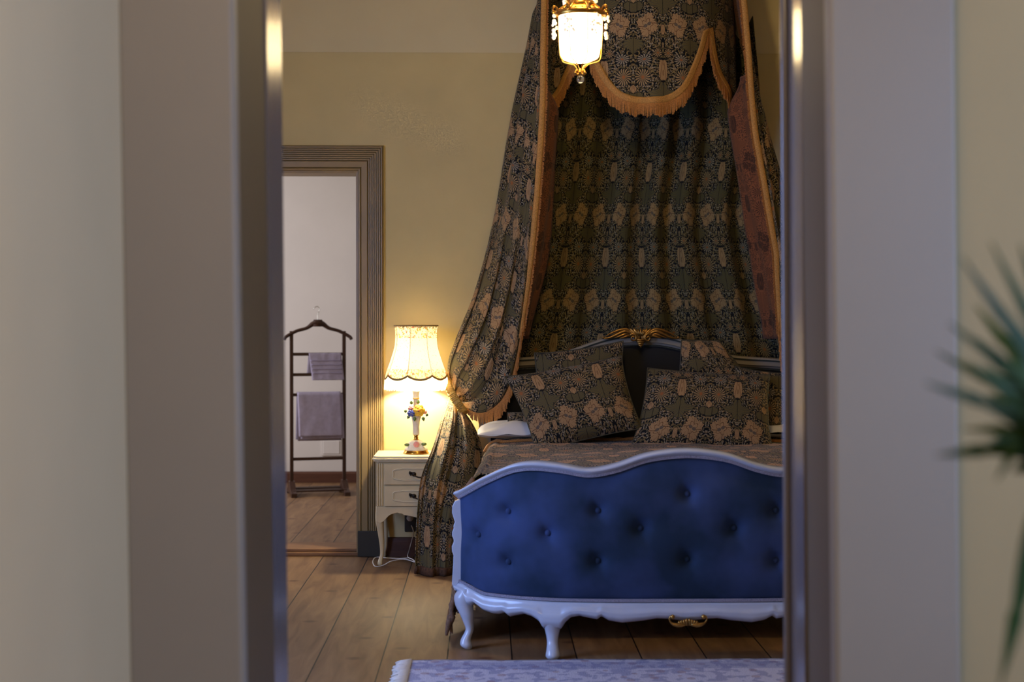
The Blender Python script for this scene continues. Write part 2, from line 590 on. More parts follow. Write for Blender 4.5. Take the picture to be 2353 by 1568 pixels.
M['leaf'] = mat('dark_green_leaf', (34, 60, 14), 0.55, spec=0.2, noise_amt=0.3, noise_scale=8)
M['stem'] = mat('brown_plant_stem', (96, 76, 54), 0.8, noise_amt=0.3, noise_scale=30)
M['pot'] = mat('terracotta_pot', (156, 92, 64), 0.7, noise_amt=0.15, noise_scale=10)
M['soil'] = mat('potting_soil', (44, 34, 26), 0.95, noise_amt=0.4, noise_scale=60, bump=1, bump_scale=80)
M['gimp'] = mat('silver_gimp_braid', (176, 172, 190), 0.6, noise_amt=0.4, noise_scale=300, bump=0.8, bump_scale=300)
M['window_frame'] = mat('window_paint', (220, 214, 200), 0.4)
M['dark_velvet'] = mat('near_black_blue_velvet', (13, 14, 18), 0.8)
M['fabric'] = floral('floral_tapestry')
M['fabric_cushion_shaded'] = floral('floral_tapestry_cushion_shaded', tint=(0.82, 0.80, 0.78, 1))  # same tapestry, tinted down for the weaker light on the cushions
M['fabric_back_shaded'] = floral('floral_tapestry_back_shaded', tint=(0.66, 0.72, 0.60, 1), off=(0.03, 0.12, 0))  # same tapestry, canopy shade darkened into its tint
M['fabric_b'] = floral('floral_tapestry_bedspread', tint=(1.1, 1.0, 0.92, 1), off=(0.07, 0.2, 0))
M['lining'] = floral('red_brown_curtain_lining', reverse=True)


def floor_material():
    m = bpy.data.materials.new('scrubbed_pine_boards'); m.use_nodes = True
    nt, N, L = nodes(m); E.nt = nt
    b = N['Principled BSDF']
    tc = N.new('ShaderNodeTexCoord'); sp = N.new('ShaderNodeSeparateXYZ'); L.new(tc.outputs['Object'], sp.inputs[0])
    x, y = E(sp.outputs[0]), E(sp.outputs[1])
    pw = 0.237
    t = (x + 0.145) / pw
    idx = E.m('FLOOR', t)
    fr = E.m('FRACT', t)
    d = emin(fr, 1.0 - fr)
    gap = d < 0.011
    wn = N.new('ShaderNodeTexWhiteNoise'); wn.noise_dimensions = '1D'; L.new(idx.s, wn.inputs['W'])
    cb = N.new('ShaderNodeCombineXYZ'); L.new((x * 9).s, cb.inputs[0]); L.new((y * 1.1).s, cb.inputs[1])
    L.new((E(wn.outputs[0]) * 37).s, cb.inputs[2])
    nz = N.new('ShaderNodeTexNoise'); nz.inputs['Scale'].default_value = 2.2; nz.inputs['Detail'].default_value = 6
    nz.inputs['Distortion'].default_value = 0.8
    L.new(cb.outputs[0], nz.inputs['Vector'])
    cr = N.new('ShaderNodeValToRGB')
    cr.color_ramp.elements[0].position = 0.3; cr.color_ramp.elements[0].color = srgb(112, 82, 56)
    cr.color_ramp.elements[1].position = 0.72; cr.color_ramp.elements[1].color = srgb(152, 119, 82)
    L.new(nz.outputs[0], cr.inputs[0])
    # knots
    vo = N.new('ShaderNodeTexVoronoi'); vo.voronoi_dimensions = '2D'; vo.inputs['Scale'].default_value = 3.4
    cb2 = N.new('ShaderNodeCombineXYZ'); L.new((x * 0.8).s, cb2.inputs[0]); L.new(y.s, cb2.inputs[1])
    L.new(cb2.outputs[0], vo.inputs['Vector'])
    kn = N.new('ShaderNodeMapRange'); kn.inputs['From Min'].default_value = 0.03; kn.inputs['From Max'].default_value = 0.10
    kn.inputs['To Min'].default_value = 0.75; kn.inputs['To Max'].default_value = 0.0
    L.new(vo.outputs['Distance'], kn.inputs[0])
    c = mixc(nt, kn.outputs[0], cr.outputs[0], srgb(84, 50, 36))
    tone = N.new('ShaderNodeMapRange'); tone.inputs['To Min'].default_value = 0.82; tone.inputs['To Max'].default_value = 1.12
    L.new(wn.outputs[0], tone.inputs[0])
    c = mixc(nt, 1.0, c, tone.outputs[0], 'MULTIPLY')
    c = mixc(nt, gap, c, srgb(30, 20, 15))
    L.new(c, b.inputs['Base Color'])
    b.inputs['Roughness'].default_value = 0.5
    b.inputs['Specular IOR Level'].default_value = 0.35
    return m


M['floor'] = floor_material()


def velvet_material():
    m = bpy.data.materials.new('blue_velvet'); m.use_nodes = True
    nt, N, L = nodes(m)
    b = N['Principled BSDF']
    tc = N.new('ShaderNodeTexCoord')
    n = N.new('ShaderNodeTexNoise'); n.inputs['Scale'].default_value = 5.0; n.inputs['Detail'].default_value = 3
    L.new(tc.outputs['Object'], n.inputs['Vector'])
    cr = N.new('ShaderNodeValToRGB')
    cr.color_ramp.elements[0].position = 0.35; cr.color_ramp.elements[0].color = srgb(40, 56, 78)
    cr.color_ramp.elements[1].position = 0.68; cr.color_ramp.elements[1].color = srgb(62, 78, 118)
    L.new(n.outputs[0], cr.inputs[0]); L.new(cr.outputs[0], b.inputs['Base Color'])
    b.inputs['Roughness'].default_value = 0.8
    b.inputs['Specular IOR Level'].default_value = 0.1
    b.inputs['Sheen Weight'].default_value = 0.45
    b.inputs['Sheen Roughness'].default_value = 0.35
    b.inputs['Sheen Tint'].default_value = srgb(120, 130, 190)
    n2 = N.new('ShaderNodeTexNoise'); n2.inputs['Scale'].default_value = 400
    L.new(tc.outputs['Object'], n2.inputs['Vector'])
    bp = N.new('ShaderNodeBump'); bp.inputs['Strength'].default_value = 0.3; bp.inputs['Distance'].default_value = 0.001
    L.new(n2.outputs[0], bp.inputs['Height']); L.new(bp.outputs[0], b.inputs['Normal'])
    return m


M['velvet'] = velvet_material()


def rug_material():
    m = bpy.data.materials.new('faded_blue_rug'); m.use_nodes = True
    nt, N, L = nodes(m); E.nt = nt
    b = N['Principled BSDF']
    tc = N.new('ShaderNodeTexCoord'); sp = N.new('ShaderNodeSeparateXYZ'); L.new(tc.outputs['Object'], sp.inputs[0])
    x, y = E(sp.outputs[0]), E(sp.outputs[1])
    n = N.new('ShaderNodeTexNoise'); n.inputs['Scale'].default_value = 26; n.inputs['Detail'].default_value = 5
    L.new(tc.outputs['Object'], n.inputs['Vector'])
    vo = N.new('ShaderNodeTexVoronoi'); vo.inputs['Scale'].default_value = 16; L.new(tc.outputs['Object'], vo.inputs['Vector'])
    c = mixc(nt, (E(n.outputs[0]) > 0.52) * 0.65, srgb(196, 196, 214), srgb(132, 136, 176))
    c = mixc(nt, (E(vo.outputs['Distance']) < 0.26) * 0.5, c, srgb(150, 116, 120))
    bd = (eabs(y + 0.09) < 0.05)
    c = mixc(nt, bd * 0.45, c, srgb(112, 122, 168))
    L.new(c, b.inputs['Base Color'])
    b.inputs['Roughness'].default_value = 0.95
    bp = N.new('ShaderNodeBump'); bp.inputs['Strength'].default_value = 0.8; bp.inputs['Distance'].default_value = 0.004
    n3 = N.new('ShaderNodeTexNoise'); n3.inputs['Scale'].default_value = 200; L.new(tc.outputs['Object'], n3.inputs['Vector'])
    L.new(n3.outputs[0], bp.inputs['Height']); L.new(bp.outputs[0], b.inputs['Normal'])
    return m


M['rug'] = rug_material()


def shade_material():
    m = bpy.data.materials.new('floral_lamp_shade_cloth'); m.use_nodes = True
    nt, N, L = nodes(m); E.nt = nt
    b = N['Principled BSDF']
    tc = N.new('ShaderNodeTexCoord')
    n = N.new('ShaderNodeTexNoise'); n.inputs['Scale'].default_value = 75; n.inputs['Detail'].default_value = 3
    L.new(tc.outputs['Object'], n.inputs['Vector'])
    n2 = N.new('ShaderNodeTexNoise'); n2.inputs['Scale'].default_value = 130; n2.inputs['Detail'].default_value = 3
    L.new(tc.outputs['Object'], n2.inputs['Vector'])
    sp = N.new('ShaderNodeSeparateXYZ'); L.new(tc.outputs['Object'], sp.inputs[0])
    z = E(sp.outputs[2])                                   # garland near the top rim and sprigs near the hem
    band = emax((z > 0.592), (z < 0.435) * 0.9)
    c = mixc(nt, (E(n.outputs[0]) > 0.60) * band, (0.95, 0.92, 0.84, 1), srgb(216, 120, 104))
    c = mixc(nt, (E(n2.outputs[0]) > 0.56) * band, c, srgb(160, 152, 90))
    c = mixc(nt, (E(n2.outputs[0]) > 0.64) * 0.5, c, srgb(190, 160, 90))
    t = N.new('ShaderNodeBsdfTranslucent'); L.new(c, t.inputs['Color'])
    L.new(c, b.inputs['Base Color']); b.inputs['Roughness'].default_value = 0.9
    mx = N.new('ShaderNodeMixShader'); mx.inputs[0].default_value = 0.8
    L.new(b.outputs[0], mx.inputs[1]); L.new(t.outputs[0], mx.inputs[2])
    L.new(mx.outputs[0], N['Material Output'].inputs['Surface'])
    return m


def translucent(name, col, fac=0.6):
    m = bpy.data.materials.new(name); m.use_nodes = True
    nt, N, L = nodes(m)
    b = N['Principled BSDF']; b.inputs['Base Color'].default_value = srgb(*col); b.inputs['Roughness'].default_value = 0.9
    t = N.new('ShaderNodeBsdfTranslucent'); t.inputs['Color'].default_value = srgb(*col)
    mx = N.new('ShaderNodeMixShader'); mx.inputs[0].default_value = fac
    L.new(b.outputs[0], mx.inputs[1]); L.new(t.outputs[0], mx.inputs[2])
    L.new(mx.outputs[0], N['Material Output'].inputs['Surface'])
    return m


M['shade'] = shade_material()
M['shade_fringe'] = translucent('cream_silk_fringe', (244, 232, 200), 0.6)
M['shade_braid'] = mat('old_gold_shade_braid', (176, 140, 76), 0.7, noise_amt=0.4, noise_scale=240)
M['seam'] = mat('brown_shade_seam', (160, 116, 80), 0.8)
M['bulb'] = mat('lit_bulb', (255, 230, 190), 0.5, emit=((255, 238, 200), 680))
M['crystal_lit'] = mat('lit_crystal_strands', (255, 246, 230), 0.3, emit=((255, 226, 166), 17))
M['crystal_lit_upper'] = mat('lit_upper_crystal_strands', (255, 246, 230), 0.3, emit=((255, 221, 158), 138))
M['crystal_bead'] = mat('glowing_crystal_beads', (250, 240, 220), 0.15, emit=((255, 220, 165), 0.55))


def glass(name, col=(1, 1, 1, 1), rough=0.02):
    m = bpy.data.materials.new(name); m.use_nodes = True
    b = m.node_tree.nodes['Principled BSDF']
    b.inputs['Base Color'].default_value = col; b.inputs['Roughness'].default_value = rough
    b.inputs['Transmission Weight'].default_value = 1; b.inputs['IOR'].default_value = 1.5
    return m


M['glass'] = glass('clear_crystal')

# ================================================================== THE SETTING
BY = 7.47            # bedroom face of the back wall
DX0, DX1, DZ = -1.63, -0.672, 2.02   # far doorway


def lean(k):
    return lambda x, y, z: (x + k * (1.0 - z), y, z)


struct(MB().box(-3.6, 4.2, -2.2, 11.3, -0.1, 0.0).build('floor', M['floor'], smooth=False), 'wide pine floor boards running through all three rooms')
mb = MB()
mb.box(-2.5, DX0, BY, BY + 0.22, 0, 3.4); mb.box(DX1, 4.0, BY, BY + 0.22, 0, 3.4); mb.box(DX0, DX1, BY, BY + 0.22, DZ, 3.4)
struct(mb.build('wall_back', M['wall'], smooth=False), 'cream bedroom wall behind the bed')
# cove between wall and ceiling
mb = MB()
def covef(u, v):
    x = lerp(-2.4, 3.75, u); a = lerp(R(14), R(88), v)
    return (x, BY - 0.002 - 0.62 * (math.cos(R(14)) - math.cos(a)) , 2.64 + 0.62 * (math.sin(a) - math.sin(R(14))))
mb.grid(covef, 2, 16)
struct(mb.build('trim_cove', M['wall_upper']), 'pale cove above the bedroom wall')
struct(MB().box(-2.5, 4.0, 2.6, BY, 3.06, 3.2).build('ceiling', M['ceiling'], smooth=False), 'bedroom ceiling')
# bedroom side walls; the left one has the window the daylight comes through
mb = MB()
mb.box(-2.5, -2.3, 3.0, 3.3, 0, 3.2); mb.box(-2.5, -2.3, 4.7, BY, 0, 3.2); mb.box(-2.5, -2.3, 3.3, 4.7, 0, 0.55); mb.box(-2.5, -2.3, 3.3, 4.7, 2.35, 3.2)
struct(mb.build('wall_left', M['wall'], smooth=False), 'cream bedroom wall with the window')
mb = MB()
for z in (0.55, 1.42, 2.30): mb.box(-2.40, -2.35, 3.3, 4.7, z, z + 0.05)
for y in (3.3, 3.975, 4.65): mb.box(-2.40, -2.35, y, y + 0.05, 0.55, 2.35)
struct(mb.build('window_1', M['window_frame'], smooth=False), 'bedroom window')
struct(MB().box(3.8, 4.0, 2.6, BY, 0, 3.2).build('wall_right', M['wall'], smooth=False), 'cream bedroom wall on the right')
# thick wall between front room and bedroom
mb = MB()
mb.box(-2.5, -0.50, 2.63, 3.04, 0, 3.2); mb.box(0.72, 4.0, 2.63, 3.04, 0, 3.2); mb.box(-0.50, 0.72, 2.63, 3.04, 2.2, 3.2)
struct(mb.build('wall_front', M['front_wall_r'], smooth=False), 'thick beige wall with the near doorway')
# near doorway lining (reveals), casings, beads
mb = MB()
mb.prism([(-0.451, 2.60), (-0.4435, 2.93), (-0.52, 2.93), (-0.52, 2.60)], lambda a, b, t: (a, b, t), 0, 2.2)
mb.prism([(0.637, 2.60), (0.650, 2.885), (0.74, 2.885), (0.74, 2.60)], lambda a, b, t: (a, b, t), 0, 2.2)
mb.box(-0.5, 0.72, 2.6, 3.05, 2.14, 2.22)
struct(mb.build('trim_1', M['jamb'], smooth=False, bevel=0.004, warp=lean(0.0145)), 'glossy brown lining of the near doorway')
mb = MB()
mb.box(-0.658, -0.4475, 2.588, 2.632, 0, 2.35)
mb.box(0.634, 0.8655, 2.588, 2.632, 0, 2.35)
mb.box(-0.658, 0.8655, 2.588, 2.632, 2.16, 2.35)
struct(mb.build('trim_2', M['casing'], smooth=False, bevel=0.008, warp=lean(0.0135)), 'flat grey casing boards of the near doorway')
mb = MB()
mb.prism([(-0.4435, 2.93), (-0.4372, 2.99), (-0.4302, 3.045), (-0.435, 3.055), (-0.52, 3.055), (-0.52, 2.93)], lambda a, b, t: (a, b, t), 0, 2.2)
mb.prism([(0.6455, 2.885), (0.6480, 2.95), (0.6520, 3.035), (0.66, 3.05), (0.74, 3.05), (0.74, 2.885)], lambda a, b, t: (a, b, t), 0, 2.2)
mb.tube([(0.6475, 3.055, z * 0.11) for z in range(21)], 0.0095, 20)
struct(mb.build('trim_3', M['bead'], auto=25, warp=lean(0.008)), 'glossy strips at the bedroom edge of the near doorway')
# front room shell
mb = MB()
mb.box(-0.86, -0.653, -2.0, 2.60, 0, 3.2)
struct(mb.build('wall_side', M['front_wall'], smooth=False, warp=lean(0.0135)), 'pale side wall of the front room')
mb = MB()
mb.box(2.3, 2.5, -2.0, 0.2, 0, 3.2); mb.box(2.3, 2.5, 1.6, 2.63, 0, 3.2); mb.box(2.3, 2.5, 0.2, 1.6, 0, 0.7); mb.box(2.3, 2.5, 0.2, 1.6, 2.3, 3.2)
struct(mb.build('wall_window_side', M['front_wall'], smooth=False), 'front room wall with the window')
mb = MB()
for z in (0.7, 1.48, 2.25): mb.box(2.35, 2.40, 0.2, 1.6, z, z + 0.05)
for y in (0.2, 0.88, 1.55): mb.box(2.35, 2.40, y, y + 0.05, 0.7, 2.3)
struct(mb.build('window_2', M['window_frame'], smooth=False), 'front room window')
struct(MB().box(-0.86, 2.5, -2.2, -2.0, 0, 3.2).build('wall_behind', M['front_wall'], smooth=False), 'front room wall behind the camera')
struct(MB().box(-0.86, 2.5, -2.2, 2.63, 3.0, 3.2).build('ceiling', M['ceiling'], smooth=False), 'front room ceiling')
# far room shell
struct(MB().box(-3.6, 1.2, 10.9, 11.1, 0, 3.0).build('wall_far', M['far_wall'], smooth=False), 'white plaster wall of the room beyond')
mb = MB()
mb.box(-3.3, -3.1, 7.69, 8.5, 0, 3.0); mb.box(-3.3, -3.1, 10.0, 10.9, 0, 3.0); mb.box(-3.3, -3.1, 8.5, 10.0, 0, 0.6); mb.box(-3.3, -3.1, 8.5, 10.0, 2.3, 3.0)
struct(mb.build('wall_far_left', M['far_wall'], smooth=False), 'white side wall of the room beyond')
struct(MB().box(0.9, 1.1, 7.69, 10.9, 0, 3.0).build('wall_far_right', M['far_wall'], smooth=False), 'white right wall of the room beyond')
mb = MB(); mb.box(-3.3, -2.5, 7.49, 7.69, 0, 3.0)
struct(mb.build('wall_far_near', M['far_wall'], smooth=False), 'white near wall of the room beyond')
struct(MB().box(-3.3, 1.1, 7.69, 11.0, 2.9, 3.0).build('ceiling', M['ceiling'], smooth=False), 'ceiling of the room beyond')
mb = MB(); mb.prism([(10.905, 0), (10.87, 0), (10.87, 0.07), (10.885, 0.085), (10.905, 0.085)], lambda a, b, t: (t, a, b), -3.1, 0.9)
struct(mb.build('baseboard_far', M['skirting'], smooth=False), 'brown skirting of the room beyond')
mb = MB(); mb.prism([(BY + 0.005, 0), (BY - 0.022, 0), (BY - 0.022, 0.075), (BY - 0.012, 0.095), (BY + 0.005, 0.10)], lambda a, b, t: (t, a, b), -0.53, 3.8)
struct(mb.build('baseboard_back', M['skirting'], smooth=False), 'dark red-brown skirting behind the nightstand')

# fluted casing of the far doorway, mitred at the corners
prof = [(-0.012, 0.0), (-0.012, 0.008), (0.0, 0.010), (0.003, 0.020), (0.010, 0.022), (0.014, 0.014), (0.018, 0.024), (0.047, 0.026), (0.051, 0.013)]
ww = 0.054
for k in range(7):
    prof += [(ww, 0.024), (ww + 0.006, 0.025), (ww + 0.0078, 0.017)]
    ww += 0.0108
prof += [(0.131, 0.022), (0.133, 0.0)]
mb = MB()
n = len(prof)
ring = []
for (wv_, dp) in prof:
    ring.append([(DX1 + wv_, BY - dp, 0.0), (DX1 + wv_, BY - dp, DZ + wv_), (DX0 - wv_, BY - dp, DZ + wv_), (DX0 - wv_, BY - dp, 0.0)])
vs = [p for r_ in ring for p in r_]
fs = [(i*4+j, i*4+j+1, (i+1)*4+j+1, (i+1)*4+j) for i in range(n-1) for j in range(3)]
mb.add(vs, fs)
struct(mb.build('door_1', M['olive'], smooth=False), 'fluted olive-brown casing of the far doorway')
mb = MB()
mb.box(DX1 - 0.004, DX1 + 0.136, BY - 0.032, BY, 0, 0.135)
mb.box(DX0 - 0.136, DX0 + 0.004, BY - 0.032, BY, 0, 0.135)
struct(mb.build('trim_4', M['olive_dark'], smooth=False, bevel=0.003), 'plinth blocks of the far doorway')
mb = MB()
mb.box(DX1 - 0.006, DX1 + 0.012, BY + 0.005, BY + 0.225, 0, DZ); mb.box(DX0 - 0.012, DX0 + 0.006, BY + 0.005, BY + 0.225, 0, DZ)
mb.box(DX0, DX1, BY + 0.005, BY + 0.225, DZ - 0.006, DZ + 0.012)
struct(mb.build('trim_5', M['olive'], smooth=False), 'lining of the far doorway')
struct(MB().box(DX1 - 0.0085, DX1 - 0.004, BY + 0.05, BY + 0.07, 0.93, 1.10).build('trim_6', M['steel'], smooth=False), 'steel strike plate in the far doorway')
mb = MB()
mb.box(DX0, DX1 + 0.002, BY - 0.012, BY + 0.235, 0, 0.020)
mb.box(DX0, DX1 - 0.006, BY + 0.012, BY + 0.235, 0.0195, 0.036)
struct(mb.build('door_sill', M['oak'], smooth=False, bevel=0.004), 'worn oak threshold of the far doorway')

# ================================================================== BED
FX, FY = 0.727, 5.147       # centre and front line of the footboard
HX_, HY_ = 0.79, 7.30       # centre and plane of the headboard
bed = thing('bed', 'white lacquered french style bed with buttoned blue velvet footboard and gilt crest', 'bed', (0.757, 6.2, 0))

TOP = [(0, 0.768), (0.057, 0.765), (0.151, 0.750), (0.262, 0.713), (0.357, 0.697), (0.453, 0.711), (0.553, 0.718),
       (0.63, 0.705), (0.727, 0.656), (0.80, 0.608), (0.83, 0.588)]
def ftop(x): return table(TOP, min(abs(x), 0.83))
def bow(x): return 0.24 * (min(abs(x), 0.86) / 0.83) ** 4


def bow_frame(x):
    """point on the front line and outward normal for lateral position x"""
    s = 0.96 * 1 / 0.83 * (abs(x) / 0.83) ** 3 * (1 if x > 0 else -1)
    nrm = Vector((s, -1, 0)).normalized()
    return Vector((FX + x, FY + bow(x), 0)), nrm


XS = []
def xparam(u):
    # denser towards the ends where the board bends back
    t = 2 * u - 1
    return 0.828 * math.sin(t * PI / 2 * 0.92) / math.sin(PI / 2 * 0.92)


buttons = [(0, 0.606), (0, 0.369), (0.323, 0.545), (0.323, 0.363), (0.646, 0.532), (0.646, 0.345),
           (0.170, 0.482), (0.502, 0.460), (0.765, 0.432)]
BUT = []
for x, z in buttons:
    BUT.append((x, z))
    if x > 0: BUT.append((-x, z))
ZB = 0.222


def panel_z(x, v):
    zb = ZB + 0.03 * sstep(0.72, 0.83, abs(x))
    return lerp(zb, ftop(x) - 0.022, v)


def panel_pt(x, z, v, extra=0):
    p, nn = bow_frame(x)
    h = 0.034 * (1 - abs(2 * v - 1) ** 3.5) * (1 - (abs(x) / 0.83) ** 8)
    for bx, bz in BUT:
        d2 = (x - bx) ** 2 + (z - bz) ** 2
        if d2 < 0.02:
            h -= 0.021 * math.exp(-d2 / 0.0007) + 0.010 * math.exp(-d2 / 0.0032)
            # folds running up and down from each button
            h -= 0.004 * math.exp(-((x - bx + (z - bz) * 0.4) / 0.010) ** 2) * math.exp(-((z - bz) / 0.05) ** 2)
    h += 0.0025 * noise.noise(Vector((x * 9, z * 9, 0))) 
    q = p + nn * (h + extra); q.z = z
    return q


mb = MB()
mb.grid(lambda u, v: panel_pt(xparam(u), panel_z(xparam(u), v), v), 240, 80)
# return of the velvet round the end of the board
pan = mb.build('padded_panel', M['velvet'], bed)
for x, z in BUT:
    zb, zt = panel_z(x, 0), panel_z(x, 1)
    v = (z - zb) / (zt - zb)
    p = panel_pt(x, z, v, 0.004)
    MB().ball(p, 0.0125, 14, (1, 0.7, 1)).build('button', M['velvet'], pan)


def strip(fn_path, nrmfn, prof2, nseg):
    """sweep a small profile [(out, up)] along lateral positions"""
    mb = MB()
    xs = [lerp(-0.835, 0.835, i / nseg) for i in range(nseg + 1)]
    m = len(prof2); vs = []
    for x in xs:
        p, nn = bow_frame(x); z = fn_path(x)
        for o, up in prof2:
            q = p + nn * o
            vs.append((q.x, q.y, z + up))
    fs = [(i*m+j, i*m+(j+1) % m, (i+1)*m+(j+1) % m, (i+1)*m+j) for i in range(nseg) for j in range(m)]
    fs += [tuple(range(m)), tuple(reversed(range(nseg*m, nseg*m+m)))]
    mb.add(vs, fs)
    return mb


# back board and moulded top rail
mb = strip(lambda x: ftop(x), None, [(-0.05, -0.03), (-0.045, -0.002), (-0.02, 0.004), (0.012, 0.001), (0.026, -0.006), (0.024, -0.012), (0.016, -0.015), (0.012, -0.022), (0.0, -0.024), (0.0, -0.03)], 150)
mb.build('top_rail', M['white'], bed)
mb = MB()
def backb(u, v):
    x = lerp(-0.83, 0.83, u); p, nn = bow_frame(x); q = p - nn * 0.034
    return (q.x, q.y, lerp(0.18, ftop(x) - 0.02, v))
mb.grid(backb, 80, 10)
mb.build('back_board', M['white'], bed, solid=0.02)


def braid(name, fn, out, parent, zoff=0, n=400, r=0.0054, x0=-0.828, x1=0.828):
    """a row of little twisted loops forming a gimp braid"""
    mb = MB()
    for i in range(n):
        x = lerp(x0, x1, (i + 0.5) / n)
        p, nn = bow_frame(x); q = p + nn * out; q.z = fn(x) + zoff
        t = Vector((nn.y, -nn.x, 0)) * -1
        dz = (fn(x + 0.002) - fn(x - 0.002)) / 0.004
        tt = (t + Vector((0, 0, dz if t.x > 0 else -dz))).normalized()
        up = nn.cross(tt)
        mb.obox(q, (tt + up * 0.5) * 0.0015, nn * 0.0028, up * r)
    return mb.build(name, M['gimp'], parent, smooth=False)


braid('braid', lambda x: ftop(x) - 0.026, 0.012, bed)
braid('braid', lambda x: ZB - 0.004 + 0.03 * sstep(0.72, 0.83, abs(x)), 0.008, bed)

# carved apron
CUSP = [(0, .143), (.07, .150), (.11, .152), (.16, .144), (.236, .136), (.285, .145), (.308, .158), (.311, .159), (.326, .148), (.36, .154),
        (.389, .160), (.42, .154), (.44, .135), (.455, .11), (.52, .11), (.535, .135), (.558, .150), (.587, .158), (.618, .150), (.640, .143), (.656, .156), (.680, .147), (.70, .146), (.73, .152),
        (.762, .176), (.785, .16), (.80, .20), (.83, .215)]
def apr_bot(x): return ltable(CUSP, abs(x))
mb = MB()
ap = [(0.0, 0.0), (0.10, 0.010), (0.25, 0.012), (0.5, 0.024), (0.75, 0.022), (0.95, 0.008), (1.0, 0.0)]
def aprf(u, v):
    x = lerp(-0.83, 0.83, u); p, nn = bow_frame(x)
    zt = ZB - 0.010 + 0.03 * sstep(0.72, 0.83, abs(x))
    q = p + nn * (0.004 + ltable(ap, v) * 1.1)
    return (q.x, q.y, lerp(zt, apr_bot(x), v))
mb.grid(aprf, 330, 12)
mb.build('apron', M['white'], bed, solid=-0.03)


def loft(sections, n=20):
    """sections: (centre, rx, ry)"""
    mb = MB(); vs = []
    for c, rx, ry in sections:
        for i in range(n):
            a = 2 * PI * i / n
            vs.append((c[0] + rx * math.cos(a), c[1] + ry * math.sin(a), c[2]))
    m = len(sections)
    fs = [(j*n+i, j*n+(i+1) % n, (j+1)*n+(i+1) % n, (j+1)*n+i) for j in range(m-1) for i in range(n)]
    fs += [tuple(reversed(range(n))), tuple((m-1)*n+i for i in range(n))]
    mb.add(vs, fs)
    return mb


def dens(sec, k=5):
    zs = [s_[0][2] for s_ in sec]
    out = []
    for j in range((len(sec) - 1) * k + 1):
        z = zs[0] + (zs[-1] - zs[0]) * j / ((len(sec) - 1) * k)
        g = lambda f: table([(s_[0][2], f(s_)) for s_ in sec], z)
        out.append(((g(lambda s_: s_[0][0]), g(lambda s_: s_[0][1]), z), g(lambda s_: s_[1]), g(lambda s_: s_[2])))
    return out


for sgn in (-1, 1):
    x = FX + sgn * 0.487; y = FY + bow(0.487)
    sec = [((x, y - 0.012, 0.0), 0.018, 0.018), ((x, y - 0.016, 0.012), 0.026, 0.026), ((x, y - 0.012, 0.032), 0.0235, 0.022), ((x, y + 0.006, 0.06), 0.0205, 0.019),
           ((x, y + 0.012, 0.095), 0.026, 0.022), ((x, y + 0.006, 0.125), 0.036, 0.027), ((x, y - 0.001, 0.15), 0.052, 0.026), ((x, y + 0.008, 0.175), 0.050, 0.016)]
    loft(dens(sec)).build('leg', M['white'], bed)
for sgn in (-1, 1):
    x = FX + sgn * 0.800; y = FY + 0.20
    s_ = sgn
    sec = [((x - s_ * 0.004, y - 0.012, 0.0), 0.013, 0.016), ((x + s_ * 0.004, y - 0.016, 0.014), 0.022, 0.020), ((x + s_ * 0.006, y - 0.01, 0.035), 0.019, 0.018), ((x - s_ * 0.008, y, 0.07), 0.0155, 0.018),
           ((x - s_ * 0.003, y, 0.10), 0.020, 0.02), ((x + s_ * 0.003, y, 0.13), 0.027, 0.024), ((x + s_ * 0.012, y + 0.01, 0.16), 0.034, 0.034), ((x + s_ * 0.014, y + 0.015, 0.195), 0.036, 0.040), ((x + s_ * 0.006, y + 0.02, 0.225), 0.024, 0.034)]
    loft(dens(sec)).build('leg', M['white'], bed)
# carved side wings beside the velvet
wing = [(0.0, 0.205), (0.018, 0.212), (0.027, 0.235), (0.025, 0.275), (0.0225, 0.315), (0.0215, 0.345), (0.027, 0.360), (0.0275, 0.378), (0.021, 0.393), (0.0205, 0.403),
        (0.0265, 0.418), (0.0265, 0.432), (0.020, 0.447), (0.022, 0.455), (0.016, 0.470), (0.021, 0.487), (0.0265, 0.505), (0.026, 0.53), (0.016, 0.55), (0.0, 0.556)]
for sgn in (-1, 1):
    mb = MB()
    mb.prism([(-0.03, 0.205)] + wing + [(-0.03, 0.556)], lambda a, b, t: (FX + sgn * (0.832 + a), t, b), FY + 0.235, FY + 0.265)
    mb.build('side_carving', M['white'], bed, smooth=False, bevel=0.003)
# gilt ornament on the apron
mb = MB()
def P3(x, z, o=0.034): return (FX + x, FY - o, z)
for s_ in (-1, 1):
    pth = spline([P3(s_ * 0.012, 0.136), P3(s_ * 0.035, 0.133), P3(s_ * 0.058, 0.140), P3(s_ * 0.068, 0.155), P3(s_ * 0.062, 0.166), P3(s_ * 0.052, 0.164)], 22)
    mb.tube(pth, [0.006 + 0.003 * math.sin(i * 0.3) for i in range(22)], 8)
    mb.ball(P3(s_ * 0.056, 0.163), 0.009, 10)
    for k in range(4):
        mb.tube(spline([P3(s_ * (0.004 + k * 0.008), 0.158 - k * 0.004), P3(s_ * (0.006 + k * 0.009), 0.145), P3(s_ * (0.003 + k * 0.006), 0.131)], 8), [0.002, .005, .006, .006, .006, .005, .004, .002], 6)
mb.build('gilt_carving', M['gilt'], bed)

# side rails
for s_, a in ((-1, 0.0), (1, 0.0)):
    mb = MB()
    mb.prism([(0.18, 0), (0.34, 0), (0.34, 1), (0.18, 1)], lambda a_, b_, t: (lerp(FX, HX_, b_) + s_ * (0.79 + t), lerp(FY + 0.24, HY_, b_), a_), -0.025, 0.0)
    mb.build('side_rail', M['white'], bed, smooth=False)

